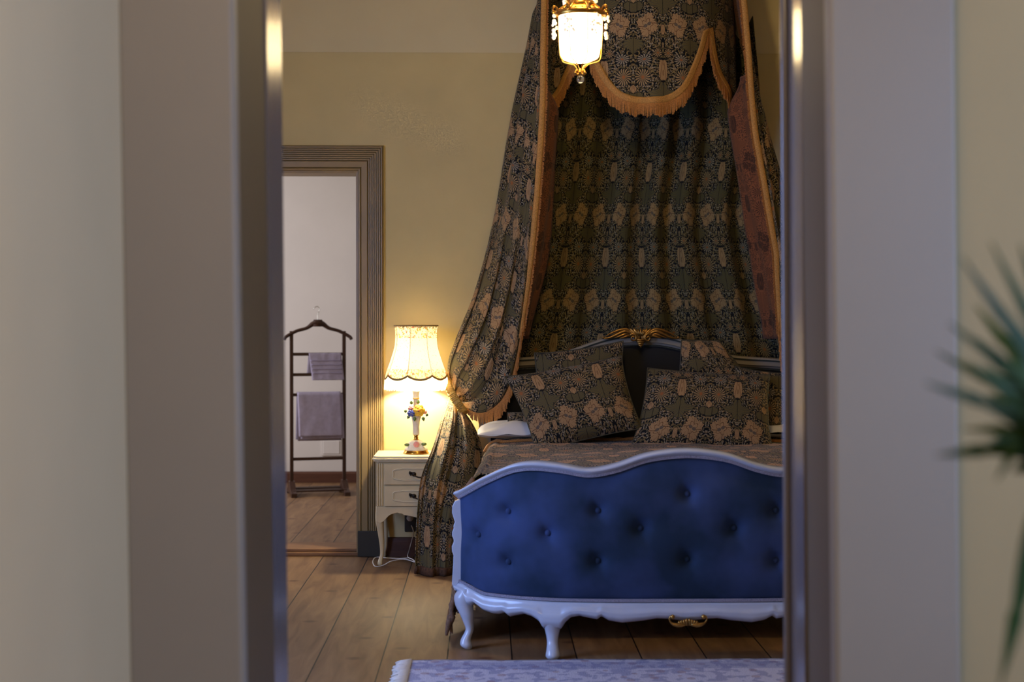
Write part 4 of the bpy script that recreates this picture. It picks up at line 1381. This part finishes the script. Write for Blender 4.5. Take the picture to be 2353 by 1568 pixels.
def nightstand(loc, label, grp):
    t = thing('nightstand', label, 'nightstand', loc, 0, grp)
    w2, d2 = 0.235, 0.15
    def ftf(a, b, tt): return (a, b, tt)
    b = lambda mb, nm, m, par, **k: mb.build(nm, m, par, local=True, **k)
    mb = MB()
    def outline(o, f=0.0):
        return [(-w2 - o, d2 + 0.015), (-w2 - o, -d2 - o + 0.02), (-w2 - o + 0.02, -d2 - o), (w2 + o - 0.02, -d2 - o), (w2 + o, -d2 - o + 0.02), (w2 + o, d2 + 0.015)]
    mb.prism(outline(0.012), ftf, 0.528, 0.536); mb.prism(outline(0.020), ftf, 0.536, 0.545); mb.prism(outline(0.014), ftf, 0.545, 0.556)
    b(mb, 'top', M['cream_line'], t, smooth=False, bevel=0.002)
    mb = MB()
    mb.box(-w2, w2, -d2 + 0.006, d2, 0.285, 0.529)
    for s_ in (-1, 1):
        mb.box(s_ * w2 - 0.022, s_ * w2 + 0.022 if s_ > 0 else -w2 + 0.026, -d2 - 0.001, -d2 + 0.02, 0.30, 0.529) if False else None
    for s_ in (-1, 1):
        x0 = s_ * (w2 - 0.017)
        for k in (-1, 0, 1):
            mb.box(x0 + k * 0.011 - 0.0042, x0 + k * 0.011 + 0.0042, -d2 - 0.001, -d2 + 0.02, 0.305, 0.520)
    b(mb, 'body', M['cream'], t, smooth=False, bevel=0.0015)
    # scalloped apron
    mb = MB()
    AP = [(-w2, 0.30), (w2, 0.30), (w2, 0.225)]
    for k in range(41):
        a = 1 - k / 20; x = a * (w2 - 0.02)
        z = 0.262 - 0.020 * (math.cos(a * PI * 2)) * (1 if abs(a) < 0.5 else 0.55) - 0.016 * sstep(0.75, 1, abs(a)) * 2 - (0.006 if 0.48 < abs(a) < 0.56 else 0)
        if abs(a) < 0.5: z = 0.262 - 0.016 * (1 + math.cos(a * PI * 2)) / 2 - 0.003
        AP.append((x, z))
    AP.append((-w2, 0.225))
    mb.prism(AP, lambda a, bb, tt: (a, tt, bb), -d2, -d2 + 0.016)
    b(mb, 'apron', M['cream'], t, smooth=False, bevel=0.002)
    for (z0, z1) in ((0.413, 0.517), (0.305, 0.405)):
        mb = MB(); mb.box(-w2 + 0.040, w2 - 0.040, -d2 - 0.010, -d2 + 0.01, z0, z1)
        dr = b(mb, 'drawer', M['cream'], t, smooth=False, bevel=0.002)
        # raised moulding with curled ends
        zc = (z0 + z1) / 2; hh = (z1 - z0) / 2 - 0.022
        ol = []
        for k in range(49):
            a = k / 48 * 2 * PI
            c_, s_ = math.cos(a), math.sin(a)
            x = math.copysign(abs(c_) ** 0.35, c_) * (w2 - 0.072 - 0.014 * (1 - abs(s_)))
            z = math.copysign(min(1, abs(s_) ** 0.6 * 1.1), s_) * hh
            if abs(x) > w2 - 0.12: z *= 0.86
            ol.append((x, -d2 - 0.011, zc + z))
        mb = MB(); mb.tube(ol + [ol[1]], 0.0034, 6)
        mb.tube([(p[0] * 0.96, p[1], zc + (p[2] - zc) * 0.82) for p in ol] + [(ol[1][0] * 0.96, ol[1][1], zc + (ol[1][2] - zc) * 0.82)], 0.0016, 5)
        b(mb, 'moulding', M['cream_line'], dr)
        mb = MB()
        for s_ in (-1, 1):
            mb.ball((s_ * 0.045, -d2 - 0.014, zc + 0.001), 0.010, 10, (1.1, 0.4, 1.2))
            mb.tube(spline([(s_ * 0.052, -d2 - 0.013, zc + 0.006), (s_ * 0.068, -d2 - 0.013, zc + 0.011), (s_ * 0.060, -d2 - 0.013, zc - 0.004)], 12), [0.003 + 0.003 * math.sin(k) ** 2 for k in range(12)], 6)
            mb.tube([(s_ * 0.045, -d2 - 0.014, zc), (s_ * 0.045, -d2 - 0.026, zc - 0.004)], 0.003, 6)
        mb.tube(spline([(-0.045, -d2 - 0.026, zc - 0.004), (-0.02, -d2 - 0.028, zc - 0.013), (0.02, -d2 - 0.028, zc - 0.013), (0.045, -d2 - 0.026, zc - 0.004)], 20), 0.0032, 6)
        b(mb, 'handle', M['iron'], dr)
    for sx in (-1, 1):
        for sy in (-1, 1):
            x, y = sx * (w2 - 0.016), sy * (d2 - 0.022)
            sec = [((x + sx * -0.002, y + sy * 0.004, 0.0), 0.0075, 0.0075), ((x + sx * -0.001, y + sy * 0.006, 0.010), 0.013, 0.013), ((x - sx * 0.003, y, 0.028), 0.011, 0.011), ((x - sx * 0.010, y - sy * 0.008, 0.055), 0.0095, 0.0095),
                   ((x - sx * 0.010, y - sy * 0.010, 0.11), 0.0125, 0.0125), ((x - sx * 0.004, y - sy * 0.004, 0.18), 0.017, 0.017), ((x + sx * 0.001, y + sy * 0.001, 0.235), 0.021, 0.021), ((x, y, 0.30), 0.019, 0.019)]
            mb = loft(dens(sec), 14)
            b(mb, 'leg', M['cream'], t)
    return t


ns = nightstand(NS_LOC, 'cream french style nightstand with two drawers beside the fluted doorway', 'nightstands')
copy_thing(ns, (2.14, 7.29, 0), 'cream nightstand beyond the right bed curtain, behind the near door frame', 'nightstands')


def table_lamp(loc, label, grp):
    t = thing('table_lamp', label, 'lamp', loc, 0, grp)
    b = lambda mb, nm, m, par, **k: mb.build(nm, m, par, local=True, **k)
    # stepped base
    mb = MB()
    mb.lathe((0, 0, 0), [(0.064, 0.0), (0.066, 0.004), (0.062, 0.009), (0.060, 0.012), (0.060, 0.017)], 40)
    b(mb, 'base_rim', M['gold_rim'], t)
    mb = MB()
    mb.lathe((0, 0, 0), [(0.058, 0.017), (0.057, 0.026), (0.052, 0.034), (0.045, 0.040), (0.042, 0.055), (0.034, 0.064), (0.018, 0.070)], 40, lobes=lambda a, z: 1 + 0.03 * math.cos(a * 8))
    base = b(mb, 'base', M['porcelain'], t)
    # small flowers on the base
    def flower(c, r, m, name, par, tilt=0.6, heart=True):
        mb = MB()
        c = Vector(c)
        for ringi, (nr, rr, hh) in enumerate(((6, 1.0, 0.0), (5, 0.68, 0.25), (3, 0.38, 0.42))):
            for k in range(nr):
                a = 2 * PI * k / nr + ringi * 0.5
                d = Vector((math.cos(a), -0.35, math.sin(a)))
                p = c + Vector((math.cos(a) * r * rr * 0.55, -hh * r, math.sin(a) * r * rr * 0.55))
                mb.ball(p, r * rr * 0.52, 10, (0.9, 0.45, 0.9))
        o = b(mb, name, m, par)
        if heart:
            b(MB().ball(c + Vector((0, -r * 0.62, 0)), r * 0.17, 8), 'flower_heart', M['petal_red'], par)
        return o
    flower((0.004, -0.050, 0.050), 0.016, M['petal_pink'], 'rose', base, heart=False)
    for x, z in ((-0.045, 0.047), (0.042, 0.05), (-0.024, 0.042), (0.028, 0.036)):
        mb = MB(); mb.ball((x, -0.032, z), 0.011, 10, (1.3, 0.6, 0.8)); b(mb, 'leaf_relief', M['leaf_green'] if z > 0.045 else M['porcelain'], base)
    # gold neck
    mb = MB(); mb.lathe((0, 0, 0), [(0.016, 0.069), (0.010, 0.076), (0.012, 0.082), (0.009, 0.088), (0.016, 0.096)], 24)
    b(mb, 'neck', M['gold_rim'], t)
    mb = MB(); mb.lathe((0, 0, 0), [(0.017, 0.096), (0.018, 0.11), (0.0165, 0.135), (0.020, 0.165), (0.027, 0.190), (0.022, 0.196)], 30)
    vase = b(mb, 'vase', M['porcelain'], t)
    mb = MB()
    mb.lathe((0, 0, 0), [(0.0125, 0.19), (0.0125, 0.275), (0.016, 0.28), (0.016, 0.287), (0.0135, 0.292), (0.017, 0.315), (0.022, 0.335), (0.012, 0.35)], 40, lobes=lambda a, z: 1 + 0.06 * math.cos(a * 12))
    b(mb, 'column', M['porcelain'], t)
    mb = MB(); mb.lathe((0, 0, 0), [(0.0168, 0.279), (0.0168, 0.284)], 24); b(mb, 'gold_ring', M['gold_rim'], t)
    # porcelain bouquet
    bq = b(MB().ball((0, 0, 0.205), 0.028, 14, (1.25, 1, 0.8)), 'bouquet', M['leaf_green'], t)
    flower((0.016, -0.034, 0.222), 0.032, M['petal_yellow'], 'rose', bq)
    flower((-0.022, -0.030, 0.232), 0.018, M['petal_pink'], 'rose', bq)
    flower((-0.024, -0.036, 0.208), 0.020, M['petal_blue'], 'rose', bq, heart=False)
    flower((0.046, -0.020, 0.214), 0.012, M['petal_pink'], 'rose', bq, heart=False)
    for (x, y, z, ax, az, ln) in ((-0.006, -0.030, 0.190, 0.0, -1, 0.024), (0.036, -0.022, 0.190, 0.2, -1, 0.024), (-0.034, -0.02, 0.196, -0.4, -0.8, 0.020), (-0.046, -0.012, 0.215, -1, 0.3, 0.016), (-0.022, -0.02, 0.252, -0.1, 1, 0.020), (0.010, -0.02, 0.255, 0.2, 1, 0.022), (0.05, -0.015, 0.200, 0.9, -0.3, 0.014)):
        d = Vector((ax, -0.15, az)).normalized()
        pth = [Vector((x, y, z)) + d * ln * k / 7 for k in range(8)]
        mb = MB(); mb.tube(pth, [0.002, .006, .0085, .009, .008, .006, .004, .001], 8, flat=0.3, nrm=(0, 1, 0)); b(mb, 'leaf', M['leaf_green'], bq)
    # bell shade: eight panels, scalloped hem
    NP = 8
    def shade_r(v): return table([(0, 0.163), (0.15, 0.150), (0.35, 0.131), (0.6, 0.112), (0.85, 0.108), (1.0, 0.113)], v)
    ztop, zbot = 0.655, 0.390
    def sh(u, v):
        a = u * 2 * PI + PI / 8 + 0.18
        k = (u * NP) % 1.0
        fl = math.cos(PI / NP) / math.cos((k - 0.5) * 2 * PI / NP)
        sc_ = 0.020 * (1 - (2 * k - 1) ** 2)            # hem dips between the seams
        z = lerp(zbot + 0.012 - sc_ * 1.0, ztop, v)
        vv = (z - zbot) / (ztop - zbot)
        r = shade_r(clamp(vv)) * lerp(1.0, fl * 1.03, 0.75)
        return (r * math.cos(a), r * math.sin(a), z)
    mb = MB(); mb.grid(sh, 160, 30)
    sd = b(mb, 'shade', M['shade'], t, solid=0.0015)
    mb = MB()
    for k in range(NP):
        mb.tube([Vector(sh(k / NP + 1e-4, v / 20)) * 1.0 + Vector((0, 0, 0)) for v in range(21)], 0.0011, 6)
    b(mb, 'seam', M['seam'], sd)
    mb = MB(); mb.tube([sh(k / 160, 0.0) for k in range(161)], 0.0055, 8)
    b(mb, 'braid', M['shade_braid'], sd)
    mb = MB(); mb.tube([sh(k / 160, 1.0) for k in range(161)], 0.0035, 8)
    b(mb, 'top_rim', M['shade_braid'], sd)
    mb = MB()
    for k in range(420):
        p = Vector(sh(k / 420, 0.0)); o_ = Vector((p.x, p.y, 0)).normalized()
        ln = (p.z - 0.328) * random.uniform(0.93, 1.06)
        tng = Vector((-o_.y, o_.x, 0)) * 0.0011
        e = p + Vector((0, 0, -ln)) + o_ * (0.004 + random.uniform(-0.003, 0.003))
        mb.add([p - tng, p + tng, e + tng * 1.1, e - tng * 1.1], [(0, 1, 2, 3)])
    b(mb, 'fringe', M['shade_fringe'], sd, smooth=False)
    mb = MB()
    def diffuser(u, v):  # added translucent disc that softens the bulb's upward cone of light
        a = u * 2 * PI; r = lerp(0.109, 0.006, v)
        return (r * math.cos(a), r * math.sin(a), 0.645 + 0.006 * math.sin(a * 24) * (1 - v) - 0.010 * v)
    mb.grid(diffuser, 120, 10)
    b(mb, 'top_diffuser', M['shade_fringe'], sd)
    # harp and bulb
    mb = MB(); mb.tube([(0, 0, 0.33), (0, 0, 0.40)], 0.012, 12); b(mb, 'bulb_holder', M['gold_rim'], t)
    mb = MB(); mb.ball((0, 0, 0.440), 0.036, 16, (1, 1, 1.2)); b(mb, 'bulb', M['bulb'], t)
    return t


LZ = 0.556
lampL = table_lamp((-0.362, 7.285, LZ), 'lit porcelain table lamp with flower bouquet and fringed floral shade on the cream nightstand', 'bedside lamps')
copy_thing(lampL, (2.14, 7.285, LZ), 'matching lit porcelain table lamp beyond the right bed curtain, behind the near door frame', 'bedside lamps')
# cable, socket, plug
mb = MB()
mb.tube(spline([W(955, 1293, 7.10), W(930, 1286, 7.16), W(900, 1290, 7.12), W(880, 1300, 7.09), W(862, 1302, 7.07), W(857, 1290, 7.16), W(866, 1281, 7.24), W(890, 1283, 7.22), W(920, 1284, 7.22), W(938, 1283, 7.22)], 60), 0.0028, 6)
mb.tube(spline([W(945, 1208, 7.43), W(950, 1225, 7.42), W(941, 1262, 7.40), W(937, 1280, 7.24), W(948, 1286, 7.18), W(958, 1295, 7.08)], 30), 0.0026, 6)
def flo(x, y, z): return (x, y, max(z, 0.003))
tag(mb.build('lamp_cable', M['cable'], warp=flo), 'thin white lamp cable curled on the floor under the nightstand', 'cable')
sk = thing('wall_socket', 'dark double wall socket with a plug in it behind the nightstand', 'socket', tuple(W(943, 1200, BY)))
mb = MB(); p = W(943, 1198, BY); mb.box(p.x - 0.03, p.x + 0.03, BY - 0.012, BY, p.z - 0.055, p.z + 0.055)
mb.build('plate', M['black_plug'], sk, smooth=False, bevel=0.004)
mb = MB(); mb.ball((p.x, BY - 0.03, p.z + 0.02), 0.019, 12, (1, 1.2, 0.9)); mb.build('plug', M['cable'], sk)

# ================================================================== CRYSTAL LANTERN
LX, LY = 0.329, 5.0
lan = thing('crystal_lantern', 'small lit crystal and brass lantern hanging in front of the bed canopy', 'pendant lamp', (LX, LY, 2.07))
c0 = (LX, LY, 0)
mb = MB()
NB = 8
rib = [(0.082, 2.305), (0.081, 2.26), (0.079, 2.20), (0.076, 2.165), (0.068, 2.148), (0.045, 2.140), (0.028, 2.134), (0.014, 2.118), (0.006, 2.100)]
for k in range(NB):
    a = 2 * PI * k / NB + 0.25
    mb.tube(spline([(LX + r * math.cos(a), LY + r * math.sin(a), z) for r, z in rib], 30), 0.0022, 6)
mb.build('cage', M['brass'], lan)
mb = MB()
mb.lathe(c0, [(0.084, 2.298), (0.089, 2.302), (0.089, 2.312), (0.084, 2.316), (0.080, 2.320), (0.078, 2.312), (0.078, 2.300)], 40, cap=False)
for k in range(24):
    a = 2 * PI * k / 24
    mb.ball((LX + 0.089 * math.cos(a), LY + 0.089 * math.sin(a), 2.318), 0.0035, 6)
mb.build('rim', M['brass'], lan)
mb = MB()
body = [(0.074, 2.305), (0.0745, 2.26), (0.072, 2.20), (0.068, 2.168), (0.058, 2.152), (0.036, 2.144), (0.02, 2.142)]
mb.lathe(c0, list(reversed(body)), 96, lobes=lambda a, z: 1 + 0.025 * math.cos(a * 32))
mb.build('crystal_strands', M['crystal_lit'], lan)
random.seed(3)
for k in range(6):
    mb = MB()
    a = 2 * PI * (k + 0.5) / 6 - 0.52
    for j in range(15):
        aa = a + random.uniform(-0.2, 0.2); dz = random.uniform(0.0, 0.075)
        rr = 0.090 + random.uniform(-0.004, 0.009) - 0.06 * max(0, dz - 0.03)
        mb.ball((LX + rr * math.cos(aa), LY + rr * math.sin(aa), 2.302 - dz), random.uniform(0.004, 0.0075), 8)
    mb.build('crystal_cluster', M['crystal_bead'], lan)
mb = MB()
for k in range(8):
    a = 2 * PI * k / 8 + 0.25
    ca, sa = math.cos(a), math.sin(a)
    mb.tube(spline([(LX + r * ca, LY + r * sa, z) for r, z in ((0.080, 2.318), (0.060, 2.335), (0.046, 2.350), (0.052, 2.375), (0.030, 2.40))], 20), [0.0045 - 0.0001 * i for i in range(20)], 8)
    mb.tube(spline([(LX + r * ca, LY + r * sa, z) for r, z in ((0.083, 2.312), (0.090, 2.328), (0.100, 2.330), (0.102, 2.318))], 12), 0.004, 8)
    mb.ball((LX + 0.101 * ca, LY + 0.101 * sa, 2.313), 0.006, 8)
mb.lathe(c0, [(0.052, 2.330), (0.050, 2.345), (0.040, 2.352), (0.030, 2.375), (0.02, 2.41), (0.012, 2.45)], 30)
mb.tube([(LX, LY, 2.44), (LX, LY, 3.06)], 0.004, 8)
mb.lathe(c0, [(0.0, 3.01), (0.03, 3.02), (0.05, 3.06)], 24)
mb.build('crown', M['brass'], lan)
for k in range(5):
    mb = MB(); a0 = 2 * PI * k / 5 + 0.4
    for j in range(12):
        a = a0 + random.uniform(-0.3, 0.3); z = random.uniform(2.345, 2.41); rr = lerp(0.058, 0.036, (z - 2.335) / 0.075) + random.uniform(0, 0.01)
        mb.ball((LX + rr * math.cos(a), LY + rr * math.sin(a), z), random.uniform(0.004, 0.008), 8)
    mb.build('crystal_cluster', M['crystal_bead'], lan)
# the upper lit tier, above the picture's top edge
mb = MB()
mb.lathe(c0, [(0.02, 2.76), (0.05, 2.78), (0.065, 2.84), (0.05, 2.90), (0.02, 2.92)], 48, lobes=lambda a, z: 1 + 0.025 * math.cos(a * 24))
mb.build('upper_crystal_strands', M['crystal_lit_upper'], lan)
mb = MB()
for k in range(6):
    a = 2 * PI * k / 6 + 0.3; ca, sa = math.cos(a), math.sin(a)
    mb.tube(spline([(LX + r * ca, LY + r * sa, z) for r, z in ((0.004, 2.104), (0.012, 2.098), (0.018, 2.106), (0.014, 2.114))], 12), 0.003, 6)
    mb.ball((LX + 0.019 * ca, LY + 0.019 * sa, 2.104), 0.0042, 8)
mb.tube([(LX, LY, 2.12), (LX, LY, 2.093)], 0.002, 6)
mb.build('finial', M['brass'], lan)
MB().ball((LX, LY, 2.082), 0.0135, 20, (1, 1, 1.12)).build('crystal_drop', M['glass'], lan)

# ================================================================== RUG
mb = MB()
RX0, RX1, RY0, RY1 = -0.29, 2.35, 3.45, 5.115
def rugf(u, v):
    x = lerp(RX0, RX1, u); y = lerp(RY0, RY1, v)
    return (x + 0.006 * math.sin(v * 21) * (1 if u < 0.02 else 0), y + 0.004 * math.sin(u * 30), 0.011 + 0.0015 * noise.noise(Vector((x * 8, y * 8, 0))))
rug = thing('rug', 'faded pale blue rug with white fringe at the foot of the bed', 'rug', (RX1 - 1, RY1, 0))
mb.grid(rugf, 120, 60)
for e_ in ('a',):
    pass
mb.build('pile', M['rug'], rug, solid=0.009)
for xs, sg in ((RX0, -1), (RX1, 1)):
    mb = MB()
    for k in range(330):
        y = lerp(RY0, RY1, k / 329); ln = random.uniform(0.018, 0.045)
        p0 = Vector((xs - sg * 0.02, y, 0.012)); p1 = Vector((xs + sg * ln * 0.5, y + random.uniform(-0.006, 0.006), 0.008)); p2 = Vector((xs + sg * ln, y + random.uniform(-0.016, 0.016), 0.004))
        mb.tube([p0, p1, p2], [0.004, 0.003, 0.002], 5)
    mb.build('fringe', M['linen'], rug)

# ================================================================== FAR ROOM
VL = W(731, 1136, 10.15)
vr = thing('valet_stand', 'dark wooden valet stand with coat hanger top holding two towels, beyond the doorway', 'valet stand', (VL.x, 10.15, 0), R(14))
b_ = lambda mb, nm, m, par, **k: mb.build(nm, m, par, local=True, **k)
hw_ = 0.187
for s_ in (-1, 1):
    mb = MB(); mb.box(s_ * hw_ - 0.0125, s_ * hw_ + 0.0125, -0.012, 0.012, 0.03, 1.165); b_(mb, 'upright', M['walnut'], vr, smooth=False, bevel=0.003)
    mb = MB(); mb.prism([(-0.17, 0), (-0.17, 0.028), (-0.09, 0.05), (-0.03, 0.10), (0.03, 0.10), (0.09, 0.05), (0.17, 0.028), (0.17, 0), (0.12, 0), (0.10, 0.014), (-0.10, 0.014), (-0.12, 0)], lambda a, c, t: (t, a, c), s_ * hw_ - 0.02, s_ * hw_ + 0.02)
    b_(mb, 'foot', M['walnut'], vr, smooth=False, bevel=0.002)
for z in (1.0, 0.855, 0.712, 0.255):
    mb = MB(); mb.box(-hw_, hw_, -0.008, 0.008, z - 0.011, z + 0.011); b_(mb, 'crossbar', M['walnut'], vr, smooth=False, bevel=0.003)
for y in (-0.11, -0.055, 0.055, 0.11):
    mb = MB(); mb.box(-hw_, hw_, y - 0.012, y + 0.012, 0.032, 0.044); b_(mb, 'slat', M['walnut'], vr, smooth=False)
mb = MB()
hp_ = spline([(-0.238, -0.012, 1.105), (-0.225, -0.006, 1.125), (-0.15, 0, 1.165), (-0.08, 0, 1.185), (-0.035, 0, 1.215), (0, 0, 1.222), (0.035, 0, 1.215), (0.08, 0, 1.185), (0.15, 0, 1.165), (0.225, -0.006, 1.125), (0.238, -0.012, 1.105)], 50)
mb.tube(hp_, [0.012 + 0.010 * math.exp(-((i - 24.5) / 5) ** 2) for i in range(50)], 12, flat=1.4)
mb.prism([(-0.036, 1.196), (0.036, 1.196), (0.028, 1.246), (-0.028, 1.246)], lambda a, c, t: (a, t, c), -0.024, 0.024)
hg = b_(mb, 'hanger', M['walnut'], vr)
mb = MB(); mb.tube(spline([(0, 0, 1.24), (0, 0, 1.285), (0.010, 0, 1.305), (0.010, 0, 1.328), (-0.006, 0, 1.340), (-0.024, 0, 1.330), (-0.026, 0, 1.318)], 30), 0.0026, 6)
b_(mb, 'hook', M['steel'], hg)


def towel(x0, x1, zbar, front, back, label, seed, skew=0.0, folds=2):
    mb = MB()
    rot = Matrix.Rotation(R(14), 4, 'Z')
    for k in range(folds):
        o = 0.010 + k * 0.011
        L1 = front - k * 0.018; L2 = back - k * 0.01
        tot = L1 + PI * o + L2
        sh_ = -k * 0.014
        def f(u, v, o=o, L1=L1, L2=L2, tot=tot, sh_=sh_):
            s = v * tot; x = lerp(x0, x1, u) + sh_ + skew * clamp((L1 - s) / L1, 0, 1) * (1 if s < L1 else 0) - skew * 0.6 * (1 if s > L1 + PI * o else 0) * (s - L1 - PI * o) / L2
            nz = 0.003 * noise.noise(Vector((u * 6 + seed, v * 5, k)))
            if s < L1: y, z = -o - 0.006 + nz - 0.006 * math.sin(u * 3) * (L1 - s) / L1, zbar - (L1 - s)
            elif s < L1 + PI * o:
                a = (s - L1) / o; y, z = -o * math.cos(a) - 0.006 * math.cos(a) + nz, zbar + o * math.sin(a)
            else: y, z = o + 0.006 + nz, zbar - (s - L1 - PI * o)
            return rot @ Vector((x, y, z)) + Vector((VL.x, 10.15, 0))
        mb.grid(f, 24, 60)
    o = mb.build('towel', M['towel'], solid=0.006)
    mb = MB()
    for zz in (0.10, 0.13, 0.16, 0.19) if front > 0.25 else (0.05, 0.08, 0.11, 0.14):
        pth = [rot @ Vector((lerp(x0 + 0.003, x1 - 0.003, i / 12) + skew * clamp(1 - zz / front) , -0.021 - (folds - 1) * 0.0 , zbar - front + zz)) + Vector((VL.x, 10.15, 0)) for i in range(13)]
        mb.tube(pth, 0.0035, 6, flat=0.5, nrm=(0, 1, 0))
    mb.build('woven_band', M['towel_band'], o)
    return tag(o, label, 'towel', 'towels on the valet stand')
towel(-0.065, 0.165, 1.0, 0.185, 0.15, 'small lilac towel on the top bar of the valet stand', 1, skew=0.022, folds=1)
towel(-0.135, 0.175, 0.712, 0.315, 0.33, 'large lilac bath towel folded over the middle bar of the valet stand', 5, skew=0.012, folds=2)
vc = MB()
p = W(775, 1028, 10.9)
vc.box(p.x - 0.12, p.x + 0.035, 10.885, 10.902, p.z - 0.065, p.z + 0.065); vc.box(p.x - 0.105, p.x + 0.02, 10.879, 10.89, p.z - 0.05, p.z + 0.05)
tag(vc.build('wall_hatch', M['far_wall'], smooth=False, bevel=0.003), 'small white framed hatch low on the wall behind the valet stand', 'hatch')

# ================================================================== PLANT
pl = thing('potted_plant', 'tall potted plant with long dark pointed leaves at the right edge, out of focus', 'plant', (0.60, 1.35, 0))
mb = MB(); mb.lathe((0.60, 1.35, 0), [(0.10, 0.0), (0.11, 0.01), (0.14, 0.24), (0.15, 0.245), (0.15, 0.27), (0.135, 0.27), (0.13, 0.235)], 36); mb.build('pot', M['pot'], pl)
mb = MB(); mb.lathe((0.60, 1.35, 0), [(0.0, 0.243), (0.131, 0.24)], 30, cap=False); mb.build('soil', M['soil'], pl)
stem = spline([(0.60, 1.35, 0.23), (0.61, 1.36, 0.55), (0.59, 1.34, 0.85), (0.575, 1.35, 1.09)], 30)
MB().tube(stem, [0.018 - 0.0002 * i for i in range(30)], 10).build('stem', M['stem'], pl)
random.seed(12)


def leaf(base, mid, tipp, wd):
    P = spline([base, mid, tipp], 26)
    mb = MB(); vs = []
    for i, p in enumerate(P):
        t = i / 25
        d = (P[min(i+1, 25)] - P[max(i-1, 0)]).normalized()
        view = Vector((0.15, -1, 0.35)).normalized()
        side = d.cross(view).normalized()
        nrm = side.cross(d)
        w_ = wd * (0.35 + 0.65 * math.sin(PI * min(1, t * 1.25) ** 0.8)) * (1 - t ** 3) + 0.0004
        if t > 0.7: w_ = wd * (1 - t) / 0.3 * 0.62 + 0.0003
        for k, (a, h) in enumerate(((-1, 0.0), (-0.5, -0.12), (0, -0.22), (0.5, -0.12), (1, 0.0))):
            vs.append(p + side * a * w_ + nrm * h * w_)
    fs = [(i*5+k, i*5+k+1, (i+1)*5+k+1, (i+1)*5+k) for i in range(25) for k in range(4)]
    mb.add(vs, fs)
    return mb.build('leaf', M['leaf'], pl, solid=0.0012)


CRN = Vector((0.575, 1.35, 1.09))
tips = [(2128, 880, 1.28, 0.0065), (2152, 1046, 1.30, 0.0065), (2212, 592, 1.30, 0.0065), (2278, 556, 1.36, 0.0065), (2182, 742, 1.32, 0.008), (2150, 806, 1.38, 0.0055),
        (2212, 985, 1.40, 0.006), (2225, 830, 1.2, 0.006), (2300, 700, 1.25, 0.008), (2250, 780, 1.42, 0.008), (2290, 1105, 1.3, 0.007), (2345, 560, 1.4, 0.008),
        (2290, 900, 1.15, 0.010), (2300, 860, 1.45, 0.009), (2270, 1010, 1.22, 0.007), (2320, 960, 1.3, 0.009), (2265, 905, 1.5, 0.010), (2240, 700, 1.5, 0.008), (2300, 820, 1.1, 0.010), (2310, 1040, 1.5, 0.010), (2330, 760, 1.5, 0.011), (2262, 840, 1.6, 0.010), (2325, 1085, 1.4, 0.010), (2345, 920, 1.6, 0.012), (2298, 1580, 1.3, 0.008)]
for (px, py, Y, wd) in tips:
    tp = W(px, py, Y)
    md = CRN.lerp(tp, 0.5) + Vector((0, 0, 0.012 if py < 1100 else 0.06))
    leaf(CRN + Vector((0, 0, random.uniform(-0.04, 0.03))), md, tp, wd * 1.6)
for k in range(22):      # the rest of the crown, outside the frame
    a = random.uniform(-1.9, 1.5); e = random.uniform(-0.3, 1.2); ln = random.uniform(0.26, 0.36)
    d = Vector((math.cos(a) * math.cos(e), math.sin(a) * math.cos(e), math.sin(e)))
    if d.x < 0.25: d.x = abs(d.x) + 0.25
    tp = CRN + d.normalized() * ln
    leaf(CRN + Vector((0, 0, random.uniform(-0.05, 0.03))), CRN + d * ln * 0.55 + Vector((0, 0, 0.04)), tp + Vector((0, 0, -0.05)), 0.010)
